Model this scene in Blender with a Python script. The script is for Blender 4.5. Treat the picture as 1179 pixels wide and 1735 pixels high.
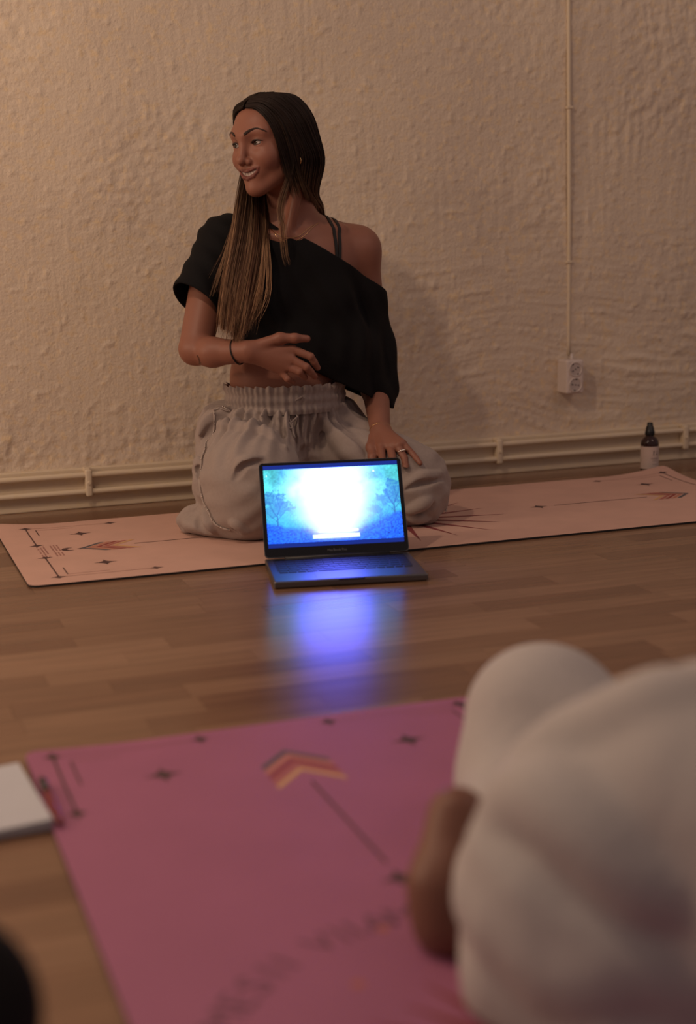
import bpy, bmesh, math, random
import numpy as np
from mathutils import Vector, Matrix

for o in list(bpy.data.objects):
    bpy.data.objects.remove(o, do_unlink=True)
scene = bpy.context.scene
C = scene.collection
PI = math.pi

# ------------------------------------------------------------------ camera, world, lights, exposure
# X runs along the plastered wall, Y towards it, Z up; the camera stands at the origin, 0.67 m above the floor
cam_data = bpy.data.cameras.new('camera')
cam_data.sensor_fit = 'VERTICAL'
cam_data.sensor_height = 36.0
cam_data.lens = 36.0 * 2484.0 / 1735.0
cam = bpy.data.objects.new('camera', cam_data)
C.objects.link(cam)
R_ = ((0.94321, -0.33140, -0.02315), (0.08269, 0.16670, 0.98253), (0.32175, 0.92865, -0.18464))
cam.matrix_world = Matrix(((R_[0][0], R_[1][0], -R_[2][0], 0.0),
                           (R_[0][1], R_[1][1], -R_[2][1], 0.0),
                           (R_[0][2], R_[1][2], -R_[2][2], 0.67),
                           (0, 0, 0, 1)))
cam_data.dof.use_dof = True
cam_data.dof.focus_distance = 3.36
cam_data.dof.aperture_fstop = 2.2
cam_data.clip_start = 0.05
scene.camera = cam

world = bpy.data.worlds.new('room_ambience')
scene.world = world
world.use_nodes = True
wbg = world.node_tree.nodes['Background']
wbg.inputs[0].default_value = (1.0, 0.76, 0.72, 1)
wbg.inputs[1].default_value = 0.18

def point_lamp(name, loc, power, radius, col):
    d = bpy.data.lights.new(name, 'POINT')
    d.energy = power
    d.shadow_soft_size = radius
    d.color = col
    o = bpy.data.objects.new(name, d)
    o.location = loc
    C.objects.link(o)
    return o

# the room's warm lamps, to the left, and an added dim fill on the right, all out of frame
point_lamp('ceiling_lamp_light', (-0.20, 2.06, 2.15), 44.0, 0.05, (1.0, 0.71, 0.50))
point_lamp('wall_lamp_light', (-0.65, 2.33, 1.46), 16.0, 0.09, (1.0, 0.71, 0.50))
point_lamp('floor_lamp_light', (-2.1, 2.75, 1.25), 80.0, 0.4, (1.0, 0.71, 0.50))

point_lamp('right_fill_light', (2.7, 1.5, 2.5), 26.0, 0.5, (1.0, 0.70, 0.58))  # soft fill added to brighten her left shoulder and leg, no known fixture

vs = scene.view_settings
vs.view_transform = 'Standard'
vs.look = 'None'
vs.exposure = 0.0
vs.gamma = 1.0
vs.use_curve_mapping = False

# ------------------------------------------------------------------ helpers
def link(o, parent=None):
    C.objects.link(o)
    if parent is not None:
        o.parent = parent
        o.matrix_parent_inverse = Matrix.Identity(4)
    return o

def tag(o, label=None, cat=None, group=None, kind=None):
    if label: o['label'] = label
    if cat: o['category'] = cat
    if group: o['group'] = group
    if kind: o['kind'] = kind
    return o

def empty(name, loc=(0, 0, 0), rz=0.0):
    o = bpy.data.objects.new(name, None)
    o.empty_display_size = 0.05
    o.location = loc
    o.rotation_euler = (0, 0, rz)
    C.objects.link(o)
    return o

def mesh_obj(name, verts, faces, mat=None, parent=None, smooth=False):
    me = bpy.data.meshes.new(name)
    me.from_pydata([tuple(v) for v in verts], [], [tuple(f) for f in faces])
    me.update()
    if smooth:
        me.polygons.foreach_set('use_smooth', [True] * len(me.polygons))
    if mat: me.materials.append(mat)
    o = bpy.data.objects.new(name, me)
    return link(o, parent)

def bm_obj(name, bm, mat=None, parent=None, smooth=False):
    me = bpy.data.meshes.new(name)
    bm.normal_update()
    bm.to_mesh(me)
    bm.free()
    if smooth:
        me.polygons.foreach_set('use_smooth', [True] * len(me.polygons))
    if mat: me.materials.append(mat)
    o = bpy.data.objects.new(name, me)
    return link(o, parent)

def np_mesh(name, V, F, mat=None, parent=None, col=None, smooth=True):
    """V (n,3) array, F (m,k) int array of equal sized faces"""
    V = np.asarray(V, np.float32); F = np.asarray(F, np.int32)
    me = bpy.data.meshes.new(name)
    me.vertices.add(len(V)); me.vertices.foreach_set('co', V.ravel())
    k = F.shape[1]
    me.loops.add(F.size); me.loops.foreach_set('vertex_index', F.ravel())
    me.polygons.add(len(F)); me.polygons.foreach_set('loop_start', np.arange(len(F), dtype=np.int32) * k)
    me.update(calc_edges=True)
    me.validate()
    if smooth:
        me.polygons.foreach_set('use_smooth', np.ones(len(me.polygons), bool))
    if col is not None:
        a = me.color_attributes.new('Col', 'FLOAT_COLOR', 'POINT')
        c4 = np.ones((len(V), 4), np.float32); c4[:, :3] = col
        a.data.foreach_set('color', c4.ravel())
    if mat: me.materials.append(mat)
    o = bpy.data.objects.new(name, me)
    return link(o, parent)

def box(bm, x0, x1, y0, y1, z0, z1, bevel=0.0, seg=2):
    r = bmesh.ops.create_cube(bm, size=1.0)
    vs_ = r['verts']
    for v in vs_:
        v.co = Vector(((x0 + x1) / 2 + v.co.x * (x1 - x0), (y0 + y1) / 2 + v.co.y * (y1 - y0), (z0 + z1) / 2 + v.co.z * (z1 - z0)))
    if bevel > 0:
        es = list({e for v in vs_ for e in v.link_edges})
        bmesh.ops.bevel(bm, geom=es, offset=bevel, segments=seg, affect='EDGES', profile=0.5)

def lathe(prof, n=32):
    """closed profile of (r,z) from bottom to top -> verts, faces"""
    V = []; F = []
    for r, z in prof:
        for i in range(n):
            a = 2 * PI * i / n
            V.append((r * math.cos(a), r * math.sin(a), z))
    m = len(prof)
    for j in range(m - 1):
        for i in range(n):
            F.append((j * n + i, j * n + (i + 1) % n, (j + 1) * n + (i + 1) % n, (j + 1) * n + i))
    F.append(tuple(range(n - 1, -1, -1)))
    F.append(tuple((m - 1) * n + i for i in range(n)))
    return V, F

def tube(path, rad, n=8, closed=False, taper=None):
    """tube mesh along a path of points"""
    P_ = [Vector(p) for p in path]
    m = len(P_)
    V = []; F = []
    up0 = None
    for i, p in enumerate(P_):
        if closed:
            t = (P_[(i + 1) % m] - P_[i - 1])
        else:
            t = P_[min(i + 1, m - 1)] - P_[max(i - 1, 0)]
        t.normalize()
        if up0 is None:
            a = Vector((0, 0, 1)) if abs(t.z) < 0.9 else Vector((1, 0, 0))
            up0 = (a - t * a.dot(t)).normalized()
        else:
            up0 = (up0 - t * up0.dot(t)).normalized()
        b = t.cross(up0)
        r = rad if not hasattr(rad, '__len__') else rad[i]
        for k in range(n):
            an = 2 * PI * k / n
            V.append(p + up0 * (r * math.cos(an)) + b * (r * math.sin(an)))
    rng = m if closed else m - 1
    for i in range(rng):
        j = (i + 1) % m
        for k in range(n):
            F.append((i * n + k, i * n + (k + 1) % n, j * n + (k + 1) % n, j * n + k))
    if not closed:
        F.append(tuple(range(n - 1, -1, -1)))
        F.append(tuple((m - 1) * n + k for k in range(n)))
    return V, F

def spline(pts, n):
    """Catmull-Rom through points -> n samples (numpy)"""
    P_ = np.asarray(pts, float)
    if len(P_) == 2:
        t = np.linspace(0, 1, n)[:, None]
        return P_[0] * (1 - t) + P_[1] * t
    Q = np.vstack([2 * P_[0] - P_[1], P_, 2 * P_[-1] - P_[-2]])
    s = np.linspace(0, len(P_) - 1 - 1e-6, n)
    i = s.astype(int); t = (s - i)[:, None]
    a, b, c, d = Q[i], Q[i + 1], Q[i + 2], Q[i + 3]
    return 0.5 * ((2 * b) + (c - a) * t + (2 * a - 5 * b + 4 * c - d) * t ** 2 + (3 * b - a - 3 * c + d) * t ** 3)

def hash2(ix, iy, seed):
    h = (ix.astype(np.int64) * 374761393 + iy.astype(np.int64) * 668265263 + seed * 1442695041) & 0xffffffff
    h = ((h ^ (h >> 13)) * 1274126177) & 0xffffffff
    h = h ^ (h >> 16)
    return (h & 0xffff).astype(np.float64) / 65535.0

def noise2(x, y, seed=0):
    ix = np.floor(x); iy = np.floor(y)
    fx = x - ix; fy = y - iy
    fx = fx * fx * fx * (fx * (fx * 6 - 15) + 10); fy = fy * fy * fy * (fy * (fy * 6 - 15) + 10)
    a = hash2(ix, iy, seed); b = hash2(ix + 1, iy, seed); c = hash2(ix, iy + 1, seed); d = hash2(ix + 1, iy + 1, seed)
    return ((a * (1 - fx) + b * fx) * (1 - fy) + (c * (1 - fx) + d * fx) * fy) * 2 - 1

def fbm2(x, y, seed=0, octs=4, gain=0.5):
    s = 0; a = 1.0
    for i in range(octs):
        s = s + a * noise2(x * 2 ** i, y * 2 ** i, seed + i * 17)
        a *= gain
    return s

# ------------------------------------------------------------------ materials
def new_mat(name):
    m = bpy.data.materials.new(name)
    m.use_nodes = True
    nt = m.node_tree
    b = nt.nodes['Principled BSDF']
    return m, nt, b

def plain(name, col, rough=0.6, metal=0.0, noise=0.0, scale=30.0, bump=0.0, bscale=200.0, spec=None, sheen=0.0):
    m, nt, b = new_mat(name)
    b.inputs['Base Color'].default_value = (*col, 1)
    b.inputs['Roughness'].default_value = rough
    b.inputs['Metallic'].default_value = metal
    if spec is not None: b.inputs['Specular IOR Level'].default_value = spec
    if sheen: b.inputs['Sheen Weight'].default_value = sheen
    tc = nt.nodes.new('ShaderNodeTexCoord')
    if noise > 0:
        n = nt.nodes.new('ShaderNodeTexNoise'); n.inputs['Scale'].default_value = scale; n.inputs['Detail'].default_value = 5
        nt.links.new(tc.outputs['Object'], n.inputs['Vector'])
        r = nt.nodes.new('ShaderNodeMapRange')
        r.inputs['From Min'].default_value = 0.25; r.inputs['From Max'].default_value = 0.75
        r.inputs['To Min'].default_value = 1 - noise; r.inputs['To Max'].default_value = 1 + noise
        nt.links.new(n.outputs['Fac'], r.inputs['Value'])
        mx = nt.nodes.new('ShaderNodeVectorMath'); mx.operation = 'SCALE'
        mx.inputs[0].default_value = col
        nt.links.new(r.outputs['Result'], mx.inputs['Scale'])
        nt.links.new(mx.outputs[0], b.inputs['Base Color'])
    if bump > 0:
        n2 = nt.nodes.new('ShaderNodeTexNoise'); n2.inputs['Scale'].default_value = bscale; n2.inputs['Detail'].default_value = 3
        nt.links.new(tc.outputs['Object'], n2.inputs['Vector'])
        bp = nt.nodes.new('ShaderNodeBump'); bp.inputs['Strength'].default_value = bump; bp.inputs['Distance'].default_value = 0.002
        nt.links.new(n2.outputs['Fac'], bp.inputs['Height'])
        nt.links.new(bp.outputs['Normal'], b.inputs['Normal'])
    return m

def vcol_mat(name, rough=0.5, spec=0.5, bump=0.0, bscale=300.0, sss=0.0, aniso=0.0):
    m, nt, b = new_mat(name)
    a = nt.nodes.new('ShaderNodeVertexColor'); a.layer_name = 'Col'
    nt.links.new(a.outputs['Color'], b.inputs['Base Color'])
    b.inputs['Roughness'].default_value = rough
    b.inputs['Specular IOR Level'].default_value = spec
    if sss:
        b.inputs['Subsurface Weight'].default_value = sss
        b.inputs['Subsurface Radius'].default_value = (1.0, 0.35, 0.2)
        b.inputs['Subsurface Scale'].default_value = 0.008
    if bump:
        tc = nt.nodes.new('ShaderNodeTexCoord')
        n2 = nt.nodes.new('ShaderNodeTexNoise'); n2.inputs['Scale'].default_value = bscale
        nt.links.new(tc.outputs['Object'], n2.inputs['Vector'])
        bp = nt.nodes.new('ShaderNodeBump'); bp.inputs['Strength'].default_value = bump; bp.inputs['Distance'].default_value = 0.001
        nt.links.new(n2.outputs['Fac'], bp.inputs['Height'])
        nt.links.new(bp.outputs['Normal'], b.inputs['Normal'])
    return m

def plaster_mat(name, dark, light, fleck, bump=0.55):
    m, nt, b = new_mat(name)
    b.inputs['Roughness'].default_value = 0.62
    b.inputs['Specular IOR Level'].default_value = 0.28
    tc = nt.nodes.new('ShaderNodeTexCoord')
    n = nt.nodes.new('ShaderNodeTexNoise'); n.inputs['Scale'].default_value = 2.2; n.inputs['Detail'].default_value = 8
    nt.links.new(tc.outputs['Object'], n.inputs['Vector'])
    cr = nt.nodes.new('ShaderNodeValToRGB')
    cr.color_ramp.elements[0].position = 0.32; cr.color_ramp.elements[0].color = (*dark, 1)
    cr.color_ramp.elements[1].position = 0.66; cr.color_ramp.elements[1].color = (*light, 1)
    nt.links.new(n.outputs['Fac'], cr.inputs['Fac'])
    # older yellow paint showing on the grain
    n3 = nt.nodes.new('ShaderNodeTexNoise'); n3.inputs['Scale'].default_value = 55; n3.inputs['Detail'].default_value = 6
    nt.links.new(tc.outputs['Object'], n3.inputs['Vector'])
    cr3 = nt.nodes.new('ShaderNodeMapRange'); cr3.inputs['From Min'].default_value = 0.52; cr3.inputs['From Max'].default_value = 0.70
    nt.links.new(n3.outputs['Fac'], cr3.inputs['Value'])
    mx = nt.nodes.new('ShaderNodeMix'); mx.data_type = 'RGBA'
    nt.links.new(cr3.outputs['Result'], mx.inputs['Factor'])
    nt.links.new(cr.outputs['Color'], mx.inputs['A'])
    mx.inputs['B'].default_value = (*fleck, 1)
    nt.links.new(mx.outputs['Result'], b.inputs['Base Color'])
    # fine relief: grain + brushed streaks
    g = nt.nodes.new('ShaderNodeTexNoise'); g.inputs['Scale'].default_value = 130; g.inputs['Detail'].default_value = 7; g.inputs['Roughness'].default_value = 0.6
    nt.links.new(tc.outputs['Object'], g.inputs['Vector'])
    mp = nt.nodes.new('ShaderNodeMapping'); mp.inputs['Scale'].default_value = (160, 160, 14)
    nt.links.new(tc.outputs['Object'], mp.inputs['Vector'])
    st = nt.nodes.new('ShaderNodeTexNoise'); st.inputs['Scale'].default_value = 1.0; st.inputs['Detail'].default_value = 2
    nt.links.new(mp.outputs['Vector'], st.inputs['Vector'])
    ad = nt.nodes.new('ShaderNodeMath'); ad.operation = 'MULTIPLY_ADD'; ad.inputs[1].default_value = 0.22
    nt.links.new(st.outputs['Fac'], ad.inputs[0]); nt.links.new(g.outputs['Fac'], ad.inputs[2])
    bp = nt.nodes.new('ShaderNodeBump'); bp.inputs['Strength'].default_value = bump; bp.inputs['Distance'].default_value = 0.0035
    nt.links.new(ad.outputs[0], bp.inputs['Height'])
    nt.links.new(bp.outputs['Normal'], b.inputs['Normal'])
    return m

def wood_mat(name):
    m, nt, b = new_mat(name)
    b.inputs['Roughness'].default_value = 0.2
    b.inputs['Specular IOR Level'].default_value = 0.45
    tc = nt.nodes.new('ShaderNodeTexCoord')
    oi = nt.nodes.new('ShaderNodeObjectInfo')
    geo = nt.nodes.new('ShaderNodeNewGeometry')
    # each strip of the parquet has its own tone and grain offset (object random + island random)
    sm = nt.nodes.new('ShaderNodeMath'); sm.operation = 'ADD'
    nt.links.new(oi.outputs['Random'], sm.inputs[0]); nt.links.new(geo.outputs['Random Per Island'], sm.inputs[1])
    fr = nt.nodes.new('ShaderNodeMath'); fr.operation = 'FRACT'; nt.links.new(sm.outputs[0], fr.inputs[0])
    off = nt.nodes.new('ShaderNodeMath'); off.operation = 'MULTIPLY'; off.inputs[1].default_value = 37.0
    nt.links.new(fr.outputs[0], off.inputs[0])
    cb = nt.nodes.new('ShaderNodeCombineXYZ'); nt.links.new(off.outputs[0], cb.inputs['X']); nt.links.new(off.outputs[0], cb.inputs['Y'])
    va = nt.nodes.new('ShaderNodeVectorMath'); va.operation = 'ADD'
    nt.links.new(geo.outputs['Position'], va.inputs[0]); nt.links.new(cb.outputs[0], va.inputs[1])
    mp = nt.nodes.new('ShaderNodeMapping'); mp.inputs['Scale'].default_value = (5, 75, 20)
    nt.links.new(va.outputs[0], mp.inputs['Vector'])
    n = nt.nodes.new('ShaderNodeTexNoise'); n.inputs['Scale'].default_value = 1.0; n.inputs['Detail'].default_value = 6; n.inputs['Distortion'].default_value = 0.6
    nt.links.new(mp.outputs['Vector'], n.inputs['Vector'])
    tone = nt.nodes.new('ShaderNodeValToRGB')
    e = tone.color_ramp.elements
    e[0].position = 0.0; e[0].color = (0.160, 0.080, 0.046, 1)
    e[1].position = 1.0; e[1].color = (0.265, 0.152, 0.092, 1)
    x = e.new(0.5); x.color = (0.210, 0.114, 0.066, 1)
    nt.links.new(fr.outputs[0], tone.inputs['Fac'])
    mr = nt.nodes.new('ShaderNodeMapRange')
    mr.inputs['From Min'].default_value = 0.3; mr.inputs['From Max'].default_value = 0.7
    mr.inputs['To Min'].default_value = 0.80; mr.inputs['To Max'].default_value = 1.14
    nt.links.new(n.outputs['Fac'], mr.inputs['Value'])
    sc = nt.nodes.new('ShaderNodeVectorMath'); sc.operation = 'SCALE'
    nt.links.new(tone.outputs['Color'], sc.inputs[0]); nt.links.new(mr.outputs['Result'], sc.inputs['Scale'])
    nt.links.new(sc.outputs[0], b.inputs['Base Color'])
    rr = nt.nodes.new('ShaderNodeMapRange')
    rr.inputs['To Min'].default_value = 0.20; rr.inputs['To Max'].default_value = 0.27
    nt.links.new(n.outputs['Fac'], rr.inputs['Value']); nt.links.new(rr.outputs['Result'], b.inputs['Roughness'])
    bp = nt.nodes.new('ShaderNodeBump'); bp.inputs['Strength'].default_value = 0.06; bp.inputs['Distance'].default_value = 0.001
    nt.links.new(n.outputs['Fac'], bp.inputs['Height']); nt.links.new(bp.outputs['Normal'], b.inputs['Normal'])
    return m

M = {}
M['plaster'] = plaster_mat('cream_plaster', (0.64, 0.535, 0.435), (0.74, 0.625, 0.49), (0.77, 0.61, 0.41), bump=0.75)
M['cream_paint'] = plaster_mat('cream_gloss_paint', (0.66, 0.55, 0.41), (0.72, 0.61, 0.46), (0.70, 0.58, 0.40), bump=0.12)
M['wood'] = wood_mat('oak_parquet')
M['gap'] = plain('dark_joint', (0.06, 0.03, 0.018), 0.8)
M['mat_far'] = plain('beige_pink_mat', (0.60, 0.375, 0.305), 0.75, noise=0.05, scale=14, bump=0.15, bscale=700)
M['mat_near'] = plain('rose_pink_mat', (0.345, 0.112, 0.205), 0.62, noise=0.05, scale=9, bump=0.15, bscale=700)
M['mat_back'] = plain('black_rubber', (0.012, 0.010, 0.010), 0.8)
M['print_dark'] = plain('dark_print', (0.075, 0.035, 0.035), 0.7)
M['print_grey'] = plain('slate_print', (0.09, 0.085, 0.10), 0.7)
M['print_terra'] = plain('terracotta_print', (0.50, 0.20, 0.13), 0.7)
M['print_brick'] = plain('brick_red_print', (0.30, 0.055, 0.045), 0.7)
M['print_rose'] = plain('dusty_rose_print', (0.42, 0.13, 0.10), 0.7)
M['print_ochre'] = plain('ochre_print', (0.62, 0.36, 0.17), 0.7)
M['print_wine'] = plain('wine_red_print', (0.23, 0.045, 0.05), 0.7)
M['print_pale'] = plain('faded_print', (0.34, 0.15, 0.13), 0.7)
M['print_mauve'] = plain('mauve_print', (0.17, 0.062, 0.105), 0.7)
M['alu'] = plain('space_grey_aluminium', (0.15, 0.145, 0.15), 0.36, metal=0.85)
M['black_glass'] = plain('black_bezel_glass', (0.004, 0.004, 0.006), 0.12)
M['key'] = plain('black_key_plastic', (0.010, 0.010, 0.013), 0.45)
M['paper'] = plain('white_paper', (0.52, 0.53, 0.57), 0.8, noise=0.02)
M['cover'] = plain('brown_card_cover', (0.16, 0.07, 0.05), 0.7)
M['red_plastic'] = plain('red_plastic', (0.20, 0.018, 0.025), 0.35)
M['dark_plastic'] = plain('dark_plastic', (0.03, 0.02, 0.02), 0.4)
M['socket'] = plain('white_socket_plastic', (0.66, 0.57, 0.52), 0.35)
M['hole'] = plain('dark_hole', (0.015, 0.008, 0.006), 0.8)
M['amber'] = plain('amber_glass', (0.030, 0.010, 0.008), 0.12)
M['label'] = plain('bottle_paper_label', (0.62, 0.50, 0.44), 0.7, noise=0.03)
M['ink'] = plain('label_ink', (0.10, 0.07, 0.06), 0.7)
M['ink_pale'] = plain('label_pale_ink', (0.32, 0.24, 0.21), 0.7)
M['black_cap'] = plain('black_cap_plastic', (0.006, 0.006, 0.007), 0.4)

# ------------------------------------------------------------------ floor: parquet strips
WALL_Y = 3.74
def build_floor():
    root = mesh_obj('floor', *(lambda b: b)(([(-4, -2, -0.03), (6, -2, -0.03), (6, 3.9, -0.03), (-4, 3.9, -0.03),
                                             (-4, -2, -0.0025), (6, -2, -0.0025), (6, 3.9, -0.0025), (-4, 3.9, -0.0025)],
                    [(3, 2, 1, 0), (4, 5, 6, 7), (0, 1, 5, 4), (1, 2, 6, 5), (2, 3, 7, 6), (3, 0, 4, 7)])), M['gap'])
    tag(root, 'oak parquet floor of long narrow strips', kind='structure')
    rnd = random.Random(5)
    w = 0.0695
    y = WALL_Y - 0.010
    rows = []
    while y > -1.5:
        x = -3.6 - rnd.random() * 0.5
        while x < 5.4:
            L = rnd.choice([0.26, 0.34, 0.42, 0.5, 0.58])
            rows.append((x, x + L, y - w, y))
            x += L
        y -= w
    # strips seen by the lens become parts of their own, nearest first; the rest is joined
    def seen(r):
        xa, xb, ya, yb = r
        if yb < 1.12: return False
        lo = 0.088 * ya - 0.02; hi = 0.635 * yb + 0.12
        return xb > lo and xa < hi
    vis = [r for r in rows if seen(r)]
    vis.sort(key=lambda r: -(r[1] - r[0]) / max(0.3, r[2]))
    solo = vis[:298]
    solo_set = set(solo)
    rest = [r for r in rows if r not in solo_set]
    cache = {}
    def strip_mesh(L):
        k = round(L, 3)
        if k not in cache:
            g = 0.0002; b = 0.0003
            V = [(x, y, z) for z in (-0.004, 0.0) for (x, y) in ((g, g), (L - g, g), (L - g, w - g), (g, w - g))]
            F = [(i, (i + 1) % 4, 4 + (i + 1) % 4, 4 + i) for i in range(4)] + [(4, 5, 6, 7)]
            me = bpy.data.meshes.new('strip')
            me.from_pydata(V, [], F); me.update(); me.materials.append(M['wood'])
            cache[k] = (me, V, F)
        return cache[k]
    for r in solo:
        me = strip_mesh(r[1] - r[0])[0]
        o = bpy.data.objects.new('parquet_strip', me)
        o.location = (r[0], r[2], rnd.uniform(-0.00025, 0.0))
        link(o, root)
    V = []; F = []
    for r in rest:
        _, v, f = strip_mesh(r[1] - r[0])
        n = len(V)
        V += [(p[0] + r[0], p[1] + r[2], p[2]) for p in v]
        F += [tuple(i + n for i in q) for q in f]
    o = mesh_obj('parquet_strips_beyond', V, F, M['wood'], root)
    tag(o, kind='stuff')
build_floor()

# ------------------------------------------------------------------ wall: uneven old plaster
def build_wall():
    x0, x1, z0, z1 = 0.0, 2.9, 0.0, 1.55
    st = 0.0048
    xs = np.arange(x0, x1 + st / 2, st); zs = np.arange(z0, z1 + st / 2, st)
    X, Z = np.meshgrid(xs, zs, indexing='ij')
    wx = X + 0.05 * noise2(X * 3, Z * 3, 71); wz = Z + 0.05 * noise2(X * 3, Z * 3, 72)
    d = 0.0065 * fbm2(X * 2.3, Z * 2.3, 3, 3)
    # rough patches where the grain stands out
    patch = np.clip(fbm2(X * 2.6 + 4, Z * 2.6, 9, 2) * 0.9 + 0.45, 0, 1)
    d += 0.0024 * patch * fbm2(wx * 44, wz * 44, 21, 3, 0.6)
    # trowel strokes: curved ridges, mostly horizontal low on the right, upright higher on the left
    hor = np.clip((X - 1.15) * 1.4, 0, 1) * np.clip((0.85 - Z) * 2.5, 0, 1)
    ver = np.clip(1 - hor * 1.2, 0, 1) * np.clip(noise2(X * 1.7 + 9, Z * 1.7, 33) * 1.2 + 0.35, 0, 1)
    v = Z + 0.045 * noise2(X * 1.9, Z * 1.9, 44) + 0.022 * noise2(X * 4.5, Z * 3.5, 45) + 0.05 * np.sin(X * 2.2 + 0.6)
    u = X + 0.03 * noise2(X * 3, Z * 6, 46)
    sh = noise2(u * 6.0, v * 58, 51)
    sh = np.where(sh > 0, np.abs(sh) ** 1.6, 0.35 * sh)
    d += 0.0046 * hor * np.clip(0.35 + noise2(X * 3.1, Z * 3.7, 91) * 1.5, 0, 1.2) * sh + 0.0014 * hor * noise2(u * 12, v * 120, 52)
    sv = noise2(X * 85 + 4 * noise2(X * 3, Z * 3, 5), Z * 5.5, 61)
    d += 0.0011 * ver * sv
    # small lumps and pits
    lp = noise2(X * 70, Z * 70, 81)
    d += 0.0075 * np.clip(lp - 0.60, 0, 1) - 0.0045 * np.clip(-0.66 - lp, 0, 1)
    edge = np.minimum.reduce([np.clip((X - x0) / 0.08, 0, 1), np.clip((x1 - X) / 0.08, 0, 1), np.clip((z1 - Z) / 0.08, 0, 1)])
    d *= edge
    nx, nz = X.shape
    V = np.stack([X, WALL_Y - d, Z], -1).reshape(-1, 3)
    i, j = np.meshgrid(np.arange(nx - 1), np.arange(nz - 1), indexing='ij')
    a = (i * nz + j).ravel()
    F = np.stack([a, a + nz, a + nz + 1, a + 1], -1)
    # plain wall round the modelled field, out of the lens' reach
    n = len(V)
    ext = np.array([(-4, WALL_Y, 0), (x0, WALL_Y, 0), (x0, WALL_Y, z1), (-4, WALL_Y, z1),
                    (x1, WALL_Y, 0), (6, WALL_Y, 0), (6, WALL_Y, z1), (x1, WALL_Y, z1),
                    (-4, WALL_Y, 2.7), (6, WALL_Y, 2.7)], float)
    V = np.vstack([V, ext])
    F = np.vstack([F, [[n, n + 1, n + 2, n + 3], [n + 4, n + 5, n + 6, n + 7], [n + 3, n + 6, n + 9, n + 8]]])
    o = np_mesh('wall_back', V, F, M['plaster'])
    tag(o, 'uneven cream plastered wall behind the kneeling woman', kind='structure')
build_wall()

bm = bmesh.new()
box(bm, -4, 6, WALL_Y - 0.016, WALL_Y + 0.02, 0.0, 0.104, 0.003)
tag(bm_obj('baseboard_back', bm, M['cream_paint']), 'cream painted baseboard along the wall behind the pipes', kind='structure')

# ------------------------------------------------------------------ heating pipes and clamps
def pipe(name, z, label, seed):
    xs = np.arange(-3.0, 5.0, 0.035)
    rn = random.Random(seed)
    path = [(x, WALL_Y - 0.031 + 0.0008 * math.sin(x * 5 + seed), z + 0.0009 * math.sin(x * 3.1 + seed)) for x in xs]
    V, F = tube(path, [0.0076 + rn.uniform(-0.0003, 0.0003) for _ in path], 12)
    o = mesh_obj(name, V, F, M['cream_paint'], smooth=True)
    tag(o, label, 'pipe', 'heating pipes along the wall')
pipe('heating_pipe', 0.0875, 'upper of the two cream painted pipes running along the wall', 1)
pipe('heating_pipe', 0.0455, 'lower of the two cream painted pipes, just above the floor', 2)

def clamp(x, label, i):
    root = empty('pipe_clamp', (x, WALL_Y - 0.03, 0.0665))
    tag(root, label, 'pipe clamp', 'clamps holding the wall pipes')
    # strap: rounded slab that bulges over both pipes
    bm = bmesh.new()
    box(bm, -0.0085, 0.0085, -0.0125, 0.016, -0.034, 0.036, 0.005, 3)
    bm_obj('strap', bm, M['cream_paint'], root, smooth=True)
    bm = bmesh.new()
    bmesh.ops.create_cone(bm, cap_ends=True, segments=14, radius1=0.0045, radius2=0.0036, depth=0.005,
                          matrix=Matrix.Translation((0, -0.0145, 0.002)) @ Matrix.Rotation(PI / 2, 4, 'X'))
    bm_obj('screw', bm, M['cream_paint'], root, smooth=False)
    bm = bmesh.new()
    box(bm, -0.011, 0.006, -0.004, 0.018, 0.029, 0.040, 0.003)
    bm_obj('lug', bm, M['cream_paint'], root)
clamp(0.586, 'painted pipe clamp left of the kneeling woman', 0)
clamp(1.737, 'painted pipe clamp between the kneeling woman and the wall socket', 1)
clamp(2.337, 'painted pipe clamp at the right edge behind the bottle', 2)

# ------------------------------------------------------------------ cable conduit and socket
root = empty('cable_conduit', (1.968, WALL_Y, 0.325))
tag(root, 'thin cream painted cable duct running down the wall to the socket', 'cable duct')
path = [(0.0 + 0.0015 * math.sin(z * 4) - 0.004 * (z / 1.0), -0.005, z) for z in np.arange(0.0, 2.3, 0.04)]
V, F = tube(path, 0.0056, 10)
mesh_obj('duct', V, F, M['cream_paint'], root, smooth=True)
for z in (0.26, 0.68, 1.1, 1.6):
    bm = bmesh.new(); box(bm, -0.010, 0.008, -0.0125, 0.002, z - 0.004, z + 0.004, 0.002)
    bm_obj('clip', bm, M['cream_paint'], root)
bm = bmesh.new()
bmesh.ops.create_cone(bm, cap_ends=True, segments=12, radius1=0.0042, radius2=0.0042, depth=0.03, matrix=Matrix.Translation((0.002, -0.020, -0.010)))
bm_obj('cable_end', bm, M['socket'], root, smooth=True)

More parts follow.
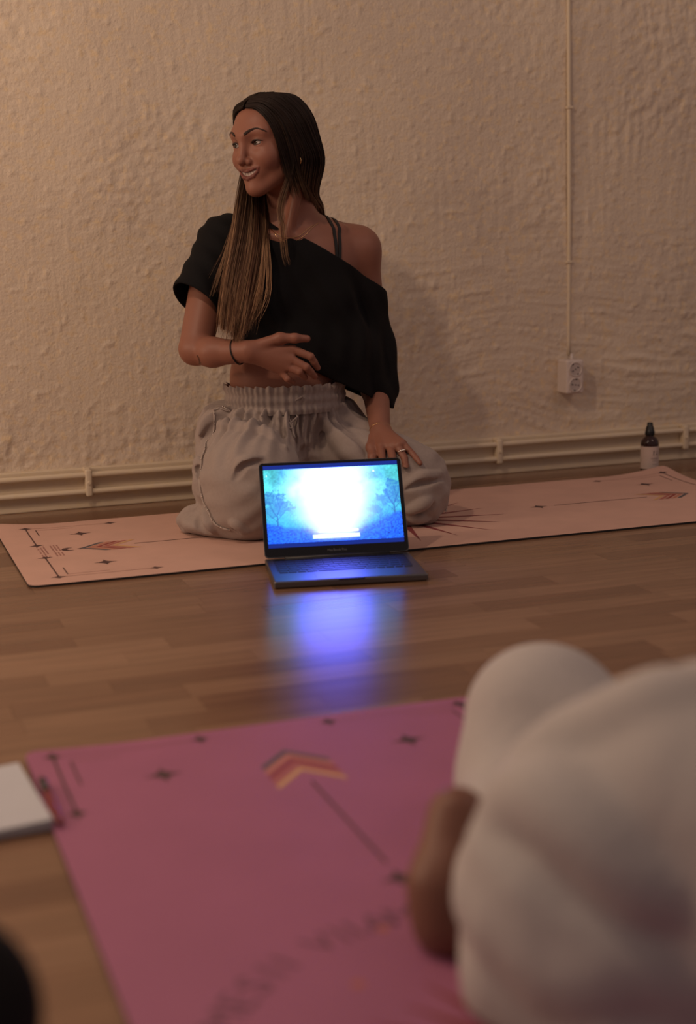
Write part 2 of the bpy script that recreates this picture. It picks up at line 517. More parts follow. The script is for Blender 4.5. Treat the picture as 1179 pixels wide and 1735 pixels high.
def build_socket():
    root = empty('wall_socket', (1.962, WALL_Y, 0.267))
    tag(root, 'white double wall socket mounted on the plaster at the right', 'socket')
    hw, hh, dp = 0.0270, 0.0475, 0.058
    bm = bmesh.new(); box(bm, -hw, hw, -dp, 0.006, -hh, hh, 0.006, 3)
    bm_obj('housing', bm, M['socket'], root, smooth=False)
    for k, zc in enumerate((0.0215, -0.0225)):
        # recessed round well with rim
        prof = [(0.0205, 0.0), (0.0205, 0.0022), (0.0188, 0.0030), (0.0178, 0.0016), (0.0172, -0.0000), (0.0, -0.0000)]
        n = 32; V = []; F = []
        for r, h in prof[:-1]:
            for i in range(n):
                a = 2 * PI * i / n
                V.append((r * math.cos(a), -dp - h, zc + r * math.sin(a)))
        for j in range(len(prof) - 2):
            for i in range(n):
                F.append((j * n + i, j * n + (i + 1) % n, (j + 1) * n + (i + 1) % n, (j + 1) * n + i))
        rim = mesh_obj('socket_well', V, F, M['socket'], root, smooth=True)
        V = [(0.0172 * math.cos(2 * PI * i / n), -dp - 0.0003, zc + 0.0172 * math.sin(2 * PI * i / n)) for i in range(n)]
        face = plain('socket_face', (0.50, 0.43, 0.40), 0.4) if 'socket_face' not in bpy.data.materials else bpy.data.materials['socket_face']
        mesh_obj('socket_plate', V, [tuple(range(n))], face, rim)
        tilt = 0.55 if k == 0 else -0.15
        for (rr, an, sx) in ((0.0095, tilt + PI, 0.0021), (0.0095, tilt, 0.0021), (0.0, 0.0, 0.0017),
                             (0.0165, tilt + PI / 2, 0.0026), (0.0165, tilt - PI / 2, 0.0026)):
            bm = bmesh.new()
            bmesh.ops.create_cone(bm, cap_ends=True, segments=12, radius1=sx, radius2=sx, depth=0.0016,
                                  matrix=Matrix.Translation((rr * math.cos(an), -dp - 0.0006, zc + rr * math.sin(an))) @ Matrix.Rotation(PI / 2, 4, 'X'))
            bm_obj('contact_hole', bm, M['hole'], rim)
build_socket()

# ------------------------------------------------------------------ text helper
def text_mesh(txt, size, mat, name, parent, matrix, extrude=0.0):
    cu = bpy.data.curves.new(name, 'FONT')
    cu.body = txt; cu.size = size; cu.align_x = 'CENTER'; cu.align_y = 'CENTER'; cu.extrude = extrude
    cu.resolution_u = 3
    t = bpy.data.objects.new(name + '_tmp', cu)
    C.objects.link(t)
    dg = bpy.context.evaluated_depsgraph_get()
    me = bpy.data.meshes.new_from_object(t.evaluated_get(dg))
    bpy.data.objects.remove(t, do_unlink=True)
    me.name = name
    me.transform(matrix)
    me.materials.clear(); me.materials.append(mat)
    o = bpy.data.objects.new(name, me)
    return link(o, parent)

# ------------------------------------------------------------------ amber bottle
def build_bottle():
    root = empty('spray_bottle', (2.138, 3.572, 0.0), math.radians(-4))
    tag(root, 'small dark amber bottle with black cap and pale label', 'bottle')
    s = 1.0
    prof = [(0.022, 0.0), (0.0245, 0.002), (0.0252, 0.006), (0.0252, 0.078), (0.0248, 0.084), (0.0225, 0.091), (0.0175, 0.097), (0.0125, 0.1005), (0.0108, 0.103), (0.0108, 0.106)]
    V, F = lathe(prof, 36); mesh_obj('body', V, F, M['amber'], root, smooth=True)
    prof = [(0.0128, 0.1035), (0.0132, 0.105), (0.0128, 0.1155), (0.0120, 0.1165), (0.0108, 0.127), (0.0088, 0.1285), (0.0080, 0.1375), (0.0072, 0.139)]
    V, F = lathe(prof, 28); cap = mesh_obj('spray_cap', V, F, M['black_cap'], root, smooth=True)
    V = []; F = []
    for i in range(24):
        a = 2 * PI * i / 24
        n = len(V)
        for (r, z) in ((0.0131, 0.1048), (0.0139, 0.1052), (0.0134, 0.1148), (0.0127, 0.1152)):
            for da in (-0.05, 0.05):
                V.append((r * math.cos(a + da), r * math.sin(a + da), z))
        for k in range(3):
            F.append((n + 2 * k, n + 2 * k + 1, n + 2 * k + 3, n + 2 * k + 2))
    tag(mesh_obj('grip_ribs', V, F, M['black_cap'], cap), kind='stuff')
    # paper label wrapped round the front and sides
    R = 0.02545; n = 48
    V = []; F = []
    a0, a1 = math.radians(-90 - 165), math.radians(-90 + 165)
    for i in range(n + 1):
        a = a0 + (a1 - a0) * i / n
        for z in (0.0105, 0.0735): V.append((R * math.cos(a), R * math.sin(a), z))
    for i in range(n): F.append((2 * i, 2 * i + 2, 2 * i + 3, 2 * i + 1))
    lab = mesh_obj('label', V, F, M['label'], root, smooth=True)
    def wrapped(txt, size, zc, adeg, mat, nm):
        o = text_mesh(txt, size, mat, nm, lab, Matrix.Identity(4))
        for v in o.data.vertices:
            a = math.radians(-90 + adeg) + v.co.x / R
            z = zc + v.co.y
            v.co = Vector(((R + 0.00025) * math.cos(a), (R + 0.00025) * math.sin(a), z))
        return o
    wrapped('N', 0.020, 0.0545, 12, M['ink'], 'letter')
    # two rows too small to read: rows of short strokes
    for (zc, wd, hgt, cnt) in ((0.0385, 0.0235, 0.0042, 9), (0.0330, 0.0170, 0.0026, 8), (0.0225, 0.0130, 0.0022, 7)):
        V = []; F = []
        for i in range(cnt):
            x0 = -wd / 2 + wd * i / cnt; x1 = x0 + wd / cnt * 0.62
            h = hgt * (1.0 if i % 3 == 0 else 0.7)
            n0 = len(V)
            for (x, z) in ((x0, zc), (x1, zc), (x1, zc + h), (x0, zc + h)):
                a = math.radians(-90 + 10) + x / R
                V.append(((R + 0.00025) * math.cos(a), (R + 0.00025) * math.sin(a), z))
            F.append((n0, n0 + 1, n0 + 2, n0 + 3))
        mesh_obj('lettering', V, F, M['ink_pale'], lab)
build_bottle()

# ------------------------------------------------------------------ yoga mats with printed pattern
def build_mat(name, label, origin, ax, body_mat, de0, de1, margin, rays, thick=0.0042, lift=(), logo_end=None, group='yoga mats', text_at=None, bold_side=False):
    """origin: mat centre on the floor; ax: unit vector of the long axis; pattern coordinates (a along, b across)"""
    HL, HW = 0.915, 0.324
    ax = Vector((ax[0], ax[1], 0)); bx = Vector((-ax.y, ax.x, 0))
    O = Vector((origin[0], origin[1], 0))
    def zof(a, b):
        z = 0.0
        for (ca, cb, h, r) in lift:
            d = math.hypot(a - ca, b - cb)
            if d < r: z += h * (1 - d / r) ** 2
        return z
    def W(a, b, dz=0.0):
        p = O + ax * a + bx * b
        return (p.x - O.x, p.y - O.y, zof(a, b) + dz)
    root = empty(name, (O.x, O.y, 0.0005))
    tag(root, label, 'yoga mat', group)
    # slab with rounded corners
    na, nb = 92, 34
    rc = 0.022
    V = []; F = []
    def rnd_corner(a, b):
        ca, cb = HL - rc, HW - rc
        if abs(a) > ca and abs(b) > cb:
            da, db = abs(a) - ca, abs(b) - cb
            m = max(da, db); l = math.hypot(da, db)
            if l > 1e-9:
                k = m / l
                return math.copysign(ca + da * k, a), math.copysign(cb + db * k, b)
        return a, b
    def grid_line(h, n):
        u = [-h, -h + 0.006, -h + 0.014, -h + rc]
        u += list(np.linspace(-h + rc, h - rc, n - 6)[1:-1])
        return u + [-x for x in (-h + rc, -h + 0.014, -h + 0.006, -h)]
    ga = grid_line(HL, na); gb = grid_line(HW, nb)
    for dz in (thick, 0.0):
        for a in ga:
            for b in gb:
                V.append(W(*rnd_corner(a, b), dz))
    A, B = len(ga), len(gb)
    for i in range(A - 1):
        for j in range(B - 1):
            F.append((i * B + j, (i + 1) * B + j, (i + 1) * B + j + 1, i * B + j + 1))
    ntop = len(F)
    off = A * B
    for i in range(A - 1):
        for j in range(B - 1):
            F.append((off + i * B + j, off + i * B + j + 1, off + (i + 1) * B + j + 1, off + (i + 1) * B + j))
    ring = [(i, 0) for i in range(A)] + [(A - 1, j) for j in range(1, B)] + [(i, B - 1) for i in range(A - 2, -1, -1)] + [(0, j) for j in range(B - 2, 0, -1)]
    for k in range(len(ring)):
        p, q = ring[k], ring[(k + 1) % len(ring)]
        F.append((p[0] * B + p[1], off + p[0] * B + p[1], off + q[0] * B + q[1], q[0] * B + q[1]))
    slab = mesh_obj('mat_body', V, F, body_mat, root)
    slab.data.materials.append(M['mat_back'])
    mi = [0] * ntop + [1] * (len(F) - ntop)
    slab.data.polygons.foreach_set('material_index', mi)
    T = thick + 0.0004
    def poly(nm, pts, mat):
        return mesh_obj(nm, [W(a, b, T) for a, b in pts], [tuple(range(len(pts)))], mat, root)
    def strip(nm, p, q, w, mat, n=8):
        pa = np.array(p); qa = np.array(q); d = (qa - pa) / np.linalg.norm(qa - pa); nn = np.array((-d[1], d[0])) * w / 2
        V = []; F = []
        for i in range(n + 1):
            c = pa + (qa - pa) * i / n
            V += [W(*(c + nn), T), W(*(c - nn), T)]
        for i in range(n): F.append((2 * i, 2 * i + 1, 2 * i + 3, 2 * i + 2))
        return mesh_obj(nm, V, F, mat, root)
    def star(a, b, ra, rb, mat, inner=0.28):
        # four long concave points
        V = [W(a, b, T)]; F = []
        pts = []
        for k in range(4):
            an = k * PI / 2
            r = ra if k % 2 == 0 else rb
            r2 = rb if k % 2 == 0 else ra
            pts.append((r * math.cos(an), r * math.sin(an)))
            nx = (math.cos(an + PI / 2) * r2, math.sin(an + PI / 2) * r2)
            for s in (0.25, 0.5, 0.75):
                # concave arc between two tips
                px, py = pts[-1] if s == 0.25 else tip
                if s == 0.25: tip = pts[-1]
                px, py = tip
                bxm = inner * 0.30
                q0 = (1 - s) ** 2; q1 = 2 * s * (1 - s); q2 = s * s
                cx = (px + nx[0]) * bxm; cy = (py + nx[1]) * bxm
                pts.append((q0 * px + q1 * cx + q2 * nx[0], q0 * py + q1 * cy + q2 * nx[1]))
        for x, y in pts: V.append(W(a + x, b + y, T))
        n = len(pts)
        for i in range(n): F.append((0, 1 + i, 1 + (i + 1) % n))
        return mesh_obj('star', V, F, mat, root)
    for end, de in ((-1, de0), (1, de1)):
        def E_(e): return end * (HL - e - de)
        me_, ms = margin
        for sb in (-1, 1):
            bc = sb * (HW - ms)
            star(E_(0.043), bc, 0.017, 0.013, M['print_dark'], 0.8)
            star(E_(0.043), bc - sb * 0.198, 0.017, 0.013, M['print_dark'], 0.8)
            strip('printed_line', (E_(0.043), bc - sb * 0.008), (E_(0.043), bc - sb * 0.19), *((0.0015, M['print_pale']) if bold_side else (0.0032, M['print_dark'])))
            star(E_(0.243), bc, 0.017, 0.013, M['print_dark'], 0.8)
            strip('printed_line', (E_(0.051), bc), (E_(0.235), bc), *((0.0034, M['print_dark']) if bold_side else (0.0015, M['print_pale'])))
            strip('printed_line', (E_(0.064), bc - sb * 0.020), (E_(0.064), bc - sb * 0.085), *((0.0015, M['print_pale']) if bold_side else (0.0026, M['print_dark'])))
            strip('printed_line', (E_(0.064), bc - sb * 0.020), (E_(0.150), bc - sb * 0.020), *((0.0028, M['print_dark']) if bold_side else (0.0015, M['print_pale'])))
            star(E_(0.156), sb * 0.167, 0.026, 0.026, M['print_dark'], 0.25)
        # arrow feather: nested chevrons pointing to the end
        cols = (M['print_grey'], M['print_terra'], M['print_brick'], M['print_rose'], M['print_ochre'])
        for k, mt in enumerate(cols):
            e0 = 0.128 + k * 0.0175
            for sb in (-1, 1):
                w = 0.0105
                poly('chevron_stripe', [(E_(e0), 0), (E_(e0 + 0.050), sb * 0.045), (E_(e0 + 0.050 + w * 1.15), sb * 0.045), (E_(e0 + w * 1.15), 0)][::(1 if sb * end > 0 else -1)], mt)
        strip('printed_line', (E_(0.250), 0), (E_(0.512), 0), 0.0036, M['print_dark'])
        star(E_(0.553), 0, 0.024, 0.024, M['print_dark'], 0.25)
    # sun in the centre: thin pointed rays
    nr, r0, r1 = rays
    for k in range(nr):
        an = 2 * PI * (k + 0.5) / nr
        ln = r1 * (1.0 if k % 2 else 0.93)
        ca, sa = math.cos(an), math.sin(an)
        w0 = 0.010
        poly('sun_ray', [(r0 * ca + w0 * sa, r0 * sa - w0 * ca), (ln * ca, ln * sa), (r0 * ca - w0 * sa, r0 * sa + w0 * ca)], M['print_wine'])
    n = 40
    poly('sun_disc', [(r0 * 1.06 * math.cos(2 * PI * i / n), r0 * 1.06 * math.sin(2 * PI * i / n)) for i in range(n)], M['print_wine'])
    if logo_end:
        def E2(e): return logo_end * (HL - e - (de0 if logo_end < 0 else de1))
        # crescent moon and two lines of tiny lettering
        pts = []
        for i in range(15):
            an = math.radians(-110 + 220 * i / 14)
            pts.append((E2(0.105) + logo_end * 0.017 * math.cos(an), 0.017 * math.sin(an)))
        for i in range(15):
            an = math.radians(95 - 190 * i / 14)
            pts.append((E2(0.113) + logo_end * 0.0125 * math.cos(an), 0.0125 * math.sin(an)))
        V = [W(a, b, T) for a, b in pts]
        F = [(i, i + 1, 28 - i, 29 - i) for i in range(14)]
        mesh_obj('crescent', V, F, M['print_dark'], root)
        star(E2(0.128), -0.004, 0.009, 0.006, M['print_dark'], 0.6)
        rn = random.Random(3)
        for e in (0.048, 0.078):
            V = []; F = []
            for i in range(9):
                b = -0.060 + 0.0134 * i
                for q in range(3):
                    if rn.random() < 0.2: continue
                    a0 = E2(e - 0.009 + q * 0.007); m = len(V)
                    V += [W(a0, b, T), W(a0 - logo_end * 0.0035, b, T), W(a0 - logo_end * 0.0035, b + 0.0085, T), W(a0, b + 0.0085, T)]
                    F.append((m, m + 1, m + 2, m + 3))
            mesh_obj('lettering', V, F, M['print_pale'], root)
    if text_at:
        # lettering set round a circle about the sun
        rad, letters = text_at
        for ch, deg in letters:
            an = math.radians(deg)
            c = (rad * math.cos(an), rad * math.sin(an))
            w = W(c[0], c[1], T)
            dirv = ax * math.cos(an) + bx * math.sin(an)
            rot = Matrix.Rotation(math.atan2(dirv.y, dirv.x) - PI / 2, 4, 'Z')
            text_mesh(ch, 0.052, M['print_mauve'], 'letter', root, Matrix.Translation(w) @ rot)
        for (r_, deg) in ((0.217, 32.6), (0.281, 11.9), (0.217, -32.6), (0.281, -11.9)):
            an = math.radians(deg); k = 14
            poly('dot', [(r_ * math.cos(an) + 0.0065 * math.cos(2 * PI * i / k), r_ * math.sin(an) + 0.0065 * math.sin(2 * PI * i / k)) for i in range(k)], M['print_rose'])
    return root

build_mat('yoga_mat', 'beige pink printed yoga mat lying along the wall under the kneeling woman', (1.241, 3.201), (1, 0), M['mat_far'],
          0.024, -0.004, (0.043, 0.057), (16, 0.06, 0.26), lift=((0.915, 0.324, 0.020, 0.20), (-0.915, 0.324, 0.012, 0.16)), logo_end=-1)
_L = [('M', 56), ('E', 49.5), ('S', 43.5), ('I', 38.0), ('I', 34.0), ('V', 24.5), ('I', 19.8), ('I', 16.6), ('A', 11.5), ('M', 5.5), ('I', -1.0), ('S', -7), ('A', -13), ('E', -20), ('N', -27), ('T', -34), ('A', -41), ('M', -48)]
build_mat('yoga_mat', 'rose pink printed yoga mat in the foreground beside the notebook', (0.517, 0.975), (0, 1), M['mat_near'],
          0.0, -0.014, (0.043, 0.034), (26, 0.06, 0.178), lift=((0.915, 0.324, 0.006, 0.15),), text_at=(0.296, _L), bold_side=True)

# ------------------------------------------------------------------ laptop
def build_laptop():
    ang = math.radians(-11.2)
    root = empty('laptop', (0.938, 2.738, 0.0), ang)
    tag(root, 'open grey laptop with a glowing blue forest picture on its screen', 'laptop')
    Wd, Dp = 0.1522, 0.1062
    bm = bmesh.new(); box(bm, -Wd, Wd, -Dp, Dp, 0.0012, 0.0150, 0.0032, 3)
    # round the plan corners a little more by a vertical edge bevel
    base = bm_obj('base', bm, M['alu'], root)
    for x in (-0.13, 0.13):
        for y in (-0.085, 0.085):
            V, F = lathe([(0.006, 0.0), (0.006, 0.0016)], 12)
            o = mesh_obj('rubber_foot', [(a + x, b + y, c) for a, b, c in V], F, M['key'], base)
    zt = 0.0151
    # keyboard well and keys
    bm = bmesh.new(); box(bm, -0.137, 0.137, -0.018, 0.090, zt - 0.0002, zt + 0.0002)
    well = bm_obj('keyboard_well', bm, M['key'], base)
    V = []; F = []
    def key(x0, x1, y0, y1):
        n = len(V); b = 0.0006; h = 0.0011
        for (e, z) in ((0, zt), (b, zt + h)):
            V.extend([(x0 + e, y0 + e, z), (x1 - e, y0 + e, z), (x1 - e, y1 - e, z), (x0 + e, y1 - e, z)])
        F.append((n + 4, n + 5, n + 6, n + 7))
        for i in range(4): F.append((n + i, n + (i + 1) % 4, n + 4 + (i + 1) % 4, n + 4 + i))
    rows = [14, 14, 14, 13, 12]
    y1 = 0.0770
    key_rows = []
    for r, cnt in enumerate(rows):
        wk = 0.270 / cnt
        for i in range(cnt):
            key(-0.135 + i * wk + 0.0009, -0.135 + (i + 1) * wk - 0.0009, y1 - 0.0172, y1 - 0.0008)
        y1 -= 0.0188
    wid = [1, 1, 1, 1.25, 5.2, 1.25, 1, 1, 1, 1]
    x = -0.135; tot = sum(wid)
    for w in wid:
        wk = 0.270 * w / tot
        key(x + 0.0009, x + wk - 0.0009, y1 - 0.0160, y1 - 0.0008); x += wk
    tag(mesh_obj('keys', V, F, M['key'], well), kind='stuff')
    bm = bmesh.new(); box(bm, -0.133, 0.133, 0.0785, 0.0885, zt, zt + 0.0005, 0.0002, 1)
    tag(bm_obj('touch_strip', bm, M['black_glass'], well), 'black touch strip above the keys')
    bm = bmesh.new(); box(bm, -0.067, 0.067, -0.101, -0.023, zt - 0.0001, zt + 0.0002, 0.0001, 1)
    bm_obj('trackpad', bm, M['alu'], base)
    bm = bmesh.new(); box(bm, -0.026, 0.026, -Dp - 0.0004, -Dp + 0.002, 0.0115, 0.0150, 0.0005, 1)
    tag(bm_obj('opening_notch', bm, M['key'], base), 'finger notch in the front edge')
    # hinge barrel
    V, F = tube([(-0.11, Dp - 0.006, 0.0150), (0.11, Dp - 0.006, 0.0150)], 0.0052, 12)
    mesh_obj('hinge', V, F, M['key'], root, smooth=True)
    # lid in its own tilted frame
    tilt = math.radians(26)
    H = 0.2085
    Tm = Matrix.Translation((0, Dp - 0.006, 0.0152)) @ Matrix.Rotation(-tilt, 4, 'X')
    def rrect(hw, z0, z1, r, n=6):
        pts = []
        for (cx, cz, a0) in ((hw - r, z1 - r, 0), (-hw + r, z1 - r, 90), (-hw + r, z0 + r, 180), (hw - r, z0 + r, 270)):
            for i in range(n + 1):
                a = math.radians(a0 + 90 * i / n)
                pts.append((cx + r * math.cos(a), cz + r * math.sin(a)))
        return pts
    def slab(nm, pts, y0, y1, mat, par, rim=0.0):
        n = len(pts); V = []; F = []
        for y in (y0, y1):
            V += [tuple(Tm @ Vector((x, y, z))) for x, z in pts]
        F.append(tuple(range(n))[::-1]); F.append(tuple(range(n, 2 * n)))
        F[0] = tuple(range(n)); F[1] = tuple(range(2 * n - 1, n - 1, -1))
        for i in range(n): F.append((i, n + i, n + (i + 1) % n, (i + 1) % n))
        return mesh_obj(nm, V, F, mat, par)
    lid = slab('lid', rrect(Wd, 0.002, H, 0.009), -0.0020, 0.0030, M['alu'], root)
    bez = slab('bezel', rrect(Wd - 0.0012, 0.0034, H - 0.0012, 0.008), -0.0027, -0.0019, M['black_glass'], lid)
    # lit panel: the picture is computed per vertex, letterboxed 16:9 on a 16:10 panel
    pw, ph = 0.1434, 0.0896
    zc = 0.0225 + ph
    nx, nz = 300, 188
    u = np.linspace(-1, 1, nx); v = np.linspace(-1, 1, nz)
    U, Vv = np.meshgrid(u, v, indexing='ij')
    col = screen_picture(U, Vv)
    pts = np.stack([U * pw, np.full_like(U, -0.0029), zc + Vv * ph], -1).reshape(-1, 3)
    Ma = np.array(Tm)
    pts = pts @ Ma[:3, :3].T + Ma[:3, 3]
    i, j = np.meshgrid(np.arange(nx - 1), np.arange(nz - 1), indexing='ij')
    a = (i * nz + j).ravel()
    F = np.stack([a, a + nz, a + nz + 1, a + 1], -1)
    m, nt, b = new_mat('lit_screen')
    vc = nt.nodes.new('ShaderNodeVertexColor'); vc.layer_name = 'Col'
    b.inputs['Base Color'].default_value = (0.005, 0.005, 0.007, 1)
    b.inputs['Roughness'].default_value = 0.25
    nt.links.new(vc.outputs['Color'], b.inputs['Emission Color'])
    b.inputs['Emission Strength'].default_value = 1.0
    tag(np_mesh('screen', pts, F, m, bez, col.reshape(-1, 3), smooth=False), 'lit screen showing misty blue trees round a white glow')
    text_mesh('MacBook Pro', 0.0075, plain('bezel_lettering', (0.12, 0.12, 0.13), 0.4), 'lettering', bez,
              Tm @ Matrix.Translation((0, -0.0030, 0.0125)) @ Matrix.Rotation(PI / 2, 4, 'X'))

def screen_picture(U, V):
    """misty blue forest clearing; returns linear emission (nx,nz,3)"""
    asp = 1.6
    x = U * asp; y = V
    lb = 0.90                                       # letterbox limit
    yy = y / lb
    n1 = fbm2(x * 3.0 + 7, y * 3.0, 5, 4)
    n2 = fbm2(x * 30, y * 30, 15, 3)
    sky = np.stack([0.09 + 0 * x, 0.72 + 0 * x, 0.78 + 0 * x], -1)
    deep = np.array([0.025, 0.42, 0.90])
    g = np.clip((0.35 - yy) / 1.1, 0, 1)[..., None]
    col = sky * (1 - g) + deep * g
    col = col * (1 + 0.28 * n1[..., None] + 0.18 * n2[..., None])
    # pale clouds beside the glow
    cl = np.exp(-((np.abs(x) - 0.75) / 0.42) ** 2) * np.exp(-((yy - 0.45) / 0.38) ** 2) * np.clip(0.75 + 0.6 * n1, 0, 1.4)
    col = col + cl[..., None] * np.array([0.42, 0.55, 0.8])
    # hills
    hillL = -0.42 - 0.32 * np.clip((x + 1.6) / 1.4, 0, 1) - 0.04 * n1
    hillR = -0.24 - 0.48 * np.clip((1.6 - x) / 1.3, 0, 1) - 0.04 * n1
    hm = np.clip((np.maximum(np.where(x < 0, hillL, -9), np.where(x > 0, hillR, -9)) - yy) / 0.10, 0, 1)
    hc = np.array([0.012, 0.16, 1.4]) * (1 + 0.55 * n2[..., None])
    col = col * (1 - hm[..., None]) + hc * hm[..., None]
    # trees: ragged crowns and bare branching trunks
    def crown(cx, cy, rx, ry, dens, seed):
        nn = fbm2(x * 9 + seed, y * 9, seed, 4, 0.6)
        d = ((x - cx) / rx) ** 2 + ((yy - cy) / ry) ** 2
        return np.clip(np.clip((1.0 + 0.6 * nn - d) * 4, 0, 1) * dens * np.clip(1.05 + 0.5 * n2, 0.4, 1.2), 0, 1)
    tm = np.maximum.reduce([crown(-1.42, 0.20, 0.28, 0.27, 0.85, 31), crown(-1.18, 0.02, 0.28, 0.16, 0.8, 32), crown(-1.45, -0.10, 0.3, 0.2, 0.7, 36),
                            crown(1.46, 0.28, 0.26, 0.34, 0.85, 33), crown(1.22, 0.08, 0.28, 0.17, 0.75, 34), crown(0.98, -0.20, 0.22, 0.12, 0.65, 35)])
    tc = np.array([0.03, 0.27, 0.62])
    col = col * (1 - tm[..., None]) + tc * tm[..., None]
    def branch(x0, y0, x1, y1, w0, w1):
        dx, dy = x1 - x0, y1 - y0
        t = np.clip(((x - x0) * dx + (yy - y0) * dy) / (dx * dx + dy * dy), 0, 1)
        d = np.hypot(x - x0 - t * dx, yy - y0 - t * dy)
        return np.clip((w0 * (1 - t) + w1 * t - d) / 0.008 + 0.5, 0, 1)
    br = np.zeros_like(x)
    for (tx, ty, s) in ((-1.34, -0.52, 1.0), (1.44, -0.36, 1.05), (1.08, -0.50, 0.5)):
        for (a, b, c, d, w0, w1) in ((0, 0, 0.0, 0.30, .022, .014), (0, .22, -.16, .52, .012, .004), (0, .28, .14, .62, .012, .004), (0, .15, .22, .42, .010, .003), (-.08, .38, -.2, .74, .007, .003), (.07, .45, .02, .8, .007, .003), (0, .1, -.22, .34, .009, .003)):
            br = np.maximum(br, branch(tx + a * s, ty + b * s, tx + c * s, ty + d * s, w0 * s, w1 * s))
    col = col * (1 - 0.75 * br[..., None]) + np.array([0.01, 0.10, 0.42]) * 0.75 * br[..., None]
    # the glow in the clearing, wide at the top, narrow on the path
    wdt = 0.80 + 0.06 * np.clip(yy, -1, 1) - 0.30 * np.clip((-0.35 - yy) / 0.5, 0, 1)
    gx = np.abs(x) / wdt
    glow = np.exp(-gx ** 4.0) * np.clip((yy + 0.98) / 0.25, 0, 1) * np.clip((1.25 - yy) / 0.3, 0, 1)
    glow2 = np.exp(-(np.hypot(x / 1.08, (yy - 0.05) / 0.85)) ** 2.4)
    col = col + glow[..., None] * np.array([0.98, 0.80, 12.0]) + glow2[..., None] * np.array([0.26, 0.40, 1.6])
    # pale caption bars above and below
    bar = np.zeros_like(x)
    bar = np.maximum(bar, ((np.abs(x) < 0.62) & (np.abs(yy - 0.80) < 0.085)).astype(float))
    bar = np.maximum(bar, ((x > -0.55) & (x < 0.57) & (np.abs(yy + 0.86) < 0.05)).astype(float))
    bar = np.maximum(bar, ((x > -0.52) & (x < 0.55) & (np.abs(yy + 0.73) < 0.035)).astype(float) * np.clip(0.6 + n1, 0, 1))
    col = col + bar[..., None] * np.array([0.8, 0.9, 0.9])
    star = ((np.abs(x - 1.02) < 0.02) & (np.abs(yy - 0.86) < 0.025)) | ((np.abs(x + 1.53) < 0.015) & (np.abs(yy - 0.83) < 0.02))
    col[star] += 0.8
    col = np.clip(col, 0, None)
    m = (np.abs(yy) > 1.0)
    col[m] = np.array([0.004, 0.024, 0.26])
    return col
build_laptop()

# ------------------------------------------------------------------ notebook and pen
def build_notebook():
    root = empty('notebook', (0.113, 1.728, 0.0), math.radians(4))
    tag(root, 'white paged notebook lying open at the left beside the pink mat', 'notebook')
    bm = bmesh.new(); box(bm, -0.0755, 0.0755, -0.1055, 0.1055, 0.0005, 0.0030, 0.001, 1)
    bm_obj('cover', bm, M['cover'], root)
    bm = bmesh.new(); box(bm, -0.0735, 0.0735, -0.1035, 0.1035, 0.0030, 0.0120, 0.0008, 1)
    pg = bm_obj('page_block', bm, M['paper'], root)
    # a few loose top sheets, slightly fanned
    for k in range(3):
        V = []; F = []
        nxs = 7
        for i in range(nxs):
            for yv in (-0.1035, 0.1035):
                x = -0.0735 + 0.147 * i / (nxs - 1)
                V.append((x + 0.0006 * k, yv + 0.0004 * k, 0.0121 + 0.0003 * k + 0.0016 * (i / (nxs - 1)) ** 3 * (k + 1) * 0.5))
        for i in range(nxs - 1): F.append((2 * i, 2 * i + 2, 2 * i + 3, 2 * i + 1))
        mesh_obj('sheet', V, F, M['paper'], pg)
    # spine binding at the far left
    bm = bmesh.new(); box(bm, -0.0765, -0.0715, -0.1055, 0.1055, 0.0005, 0.0128, 0.0015, 2)
    bm_obj('spine', bm, M['cover'], root)
build_notebook()

def build_pen():
    root = empty('ballpoint_pen', (0.2045, 1.700, 0.0))
    tag(root, 'red ballpoint pen with dark clip leaning on the notebook edge', 'pen')
    p0 = Vector((-0.002, -0.078, 0.0095)); p1 = Vector((-0.004, 0.062, 0.0140))
    d = (p1 - p0).normalized()
    V, F = tube([p0 + d * t for t in (0.0, 0.012, 0.014, 0.07, 0.095, 0.135)], [0.0014, 0.0042, 0.0048, 0.0050, 0.0050, 0.0046], 14)
    mesh_obj('barrel', V, F, M['red_plastic'], root, smooth=True)
    V, F = tube([p0 + d * 0.10, p0 + d * 0.142], 0.0053, 14)
    cap = mesh_obj('cap', V, F, M['dark_plastic'], root, smooth=True)
    V, F = tube([p0 + d * 0.138 + Vector((0, 0, 0.006)), p0 + d * 0.12 + Vector((0, 0, 0.0075)), p0 + d * 0.098 + Vector((0, 0, 0.006))], 0.0012, 6)
    mesh_obj('clip', V, F, M['dark_plastic'], cap, smooth=True)
    V, F = tube([p0 + d * 0.142, p0 + d * 0.150], [0.003, 0.0025], 10)
    mesh_obj('button', V, F, M['red_plastic'], root, smooth=True)
build_pen()

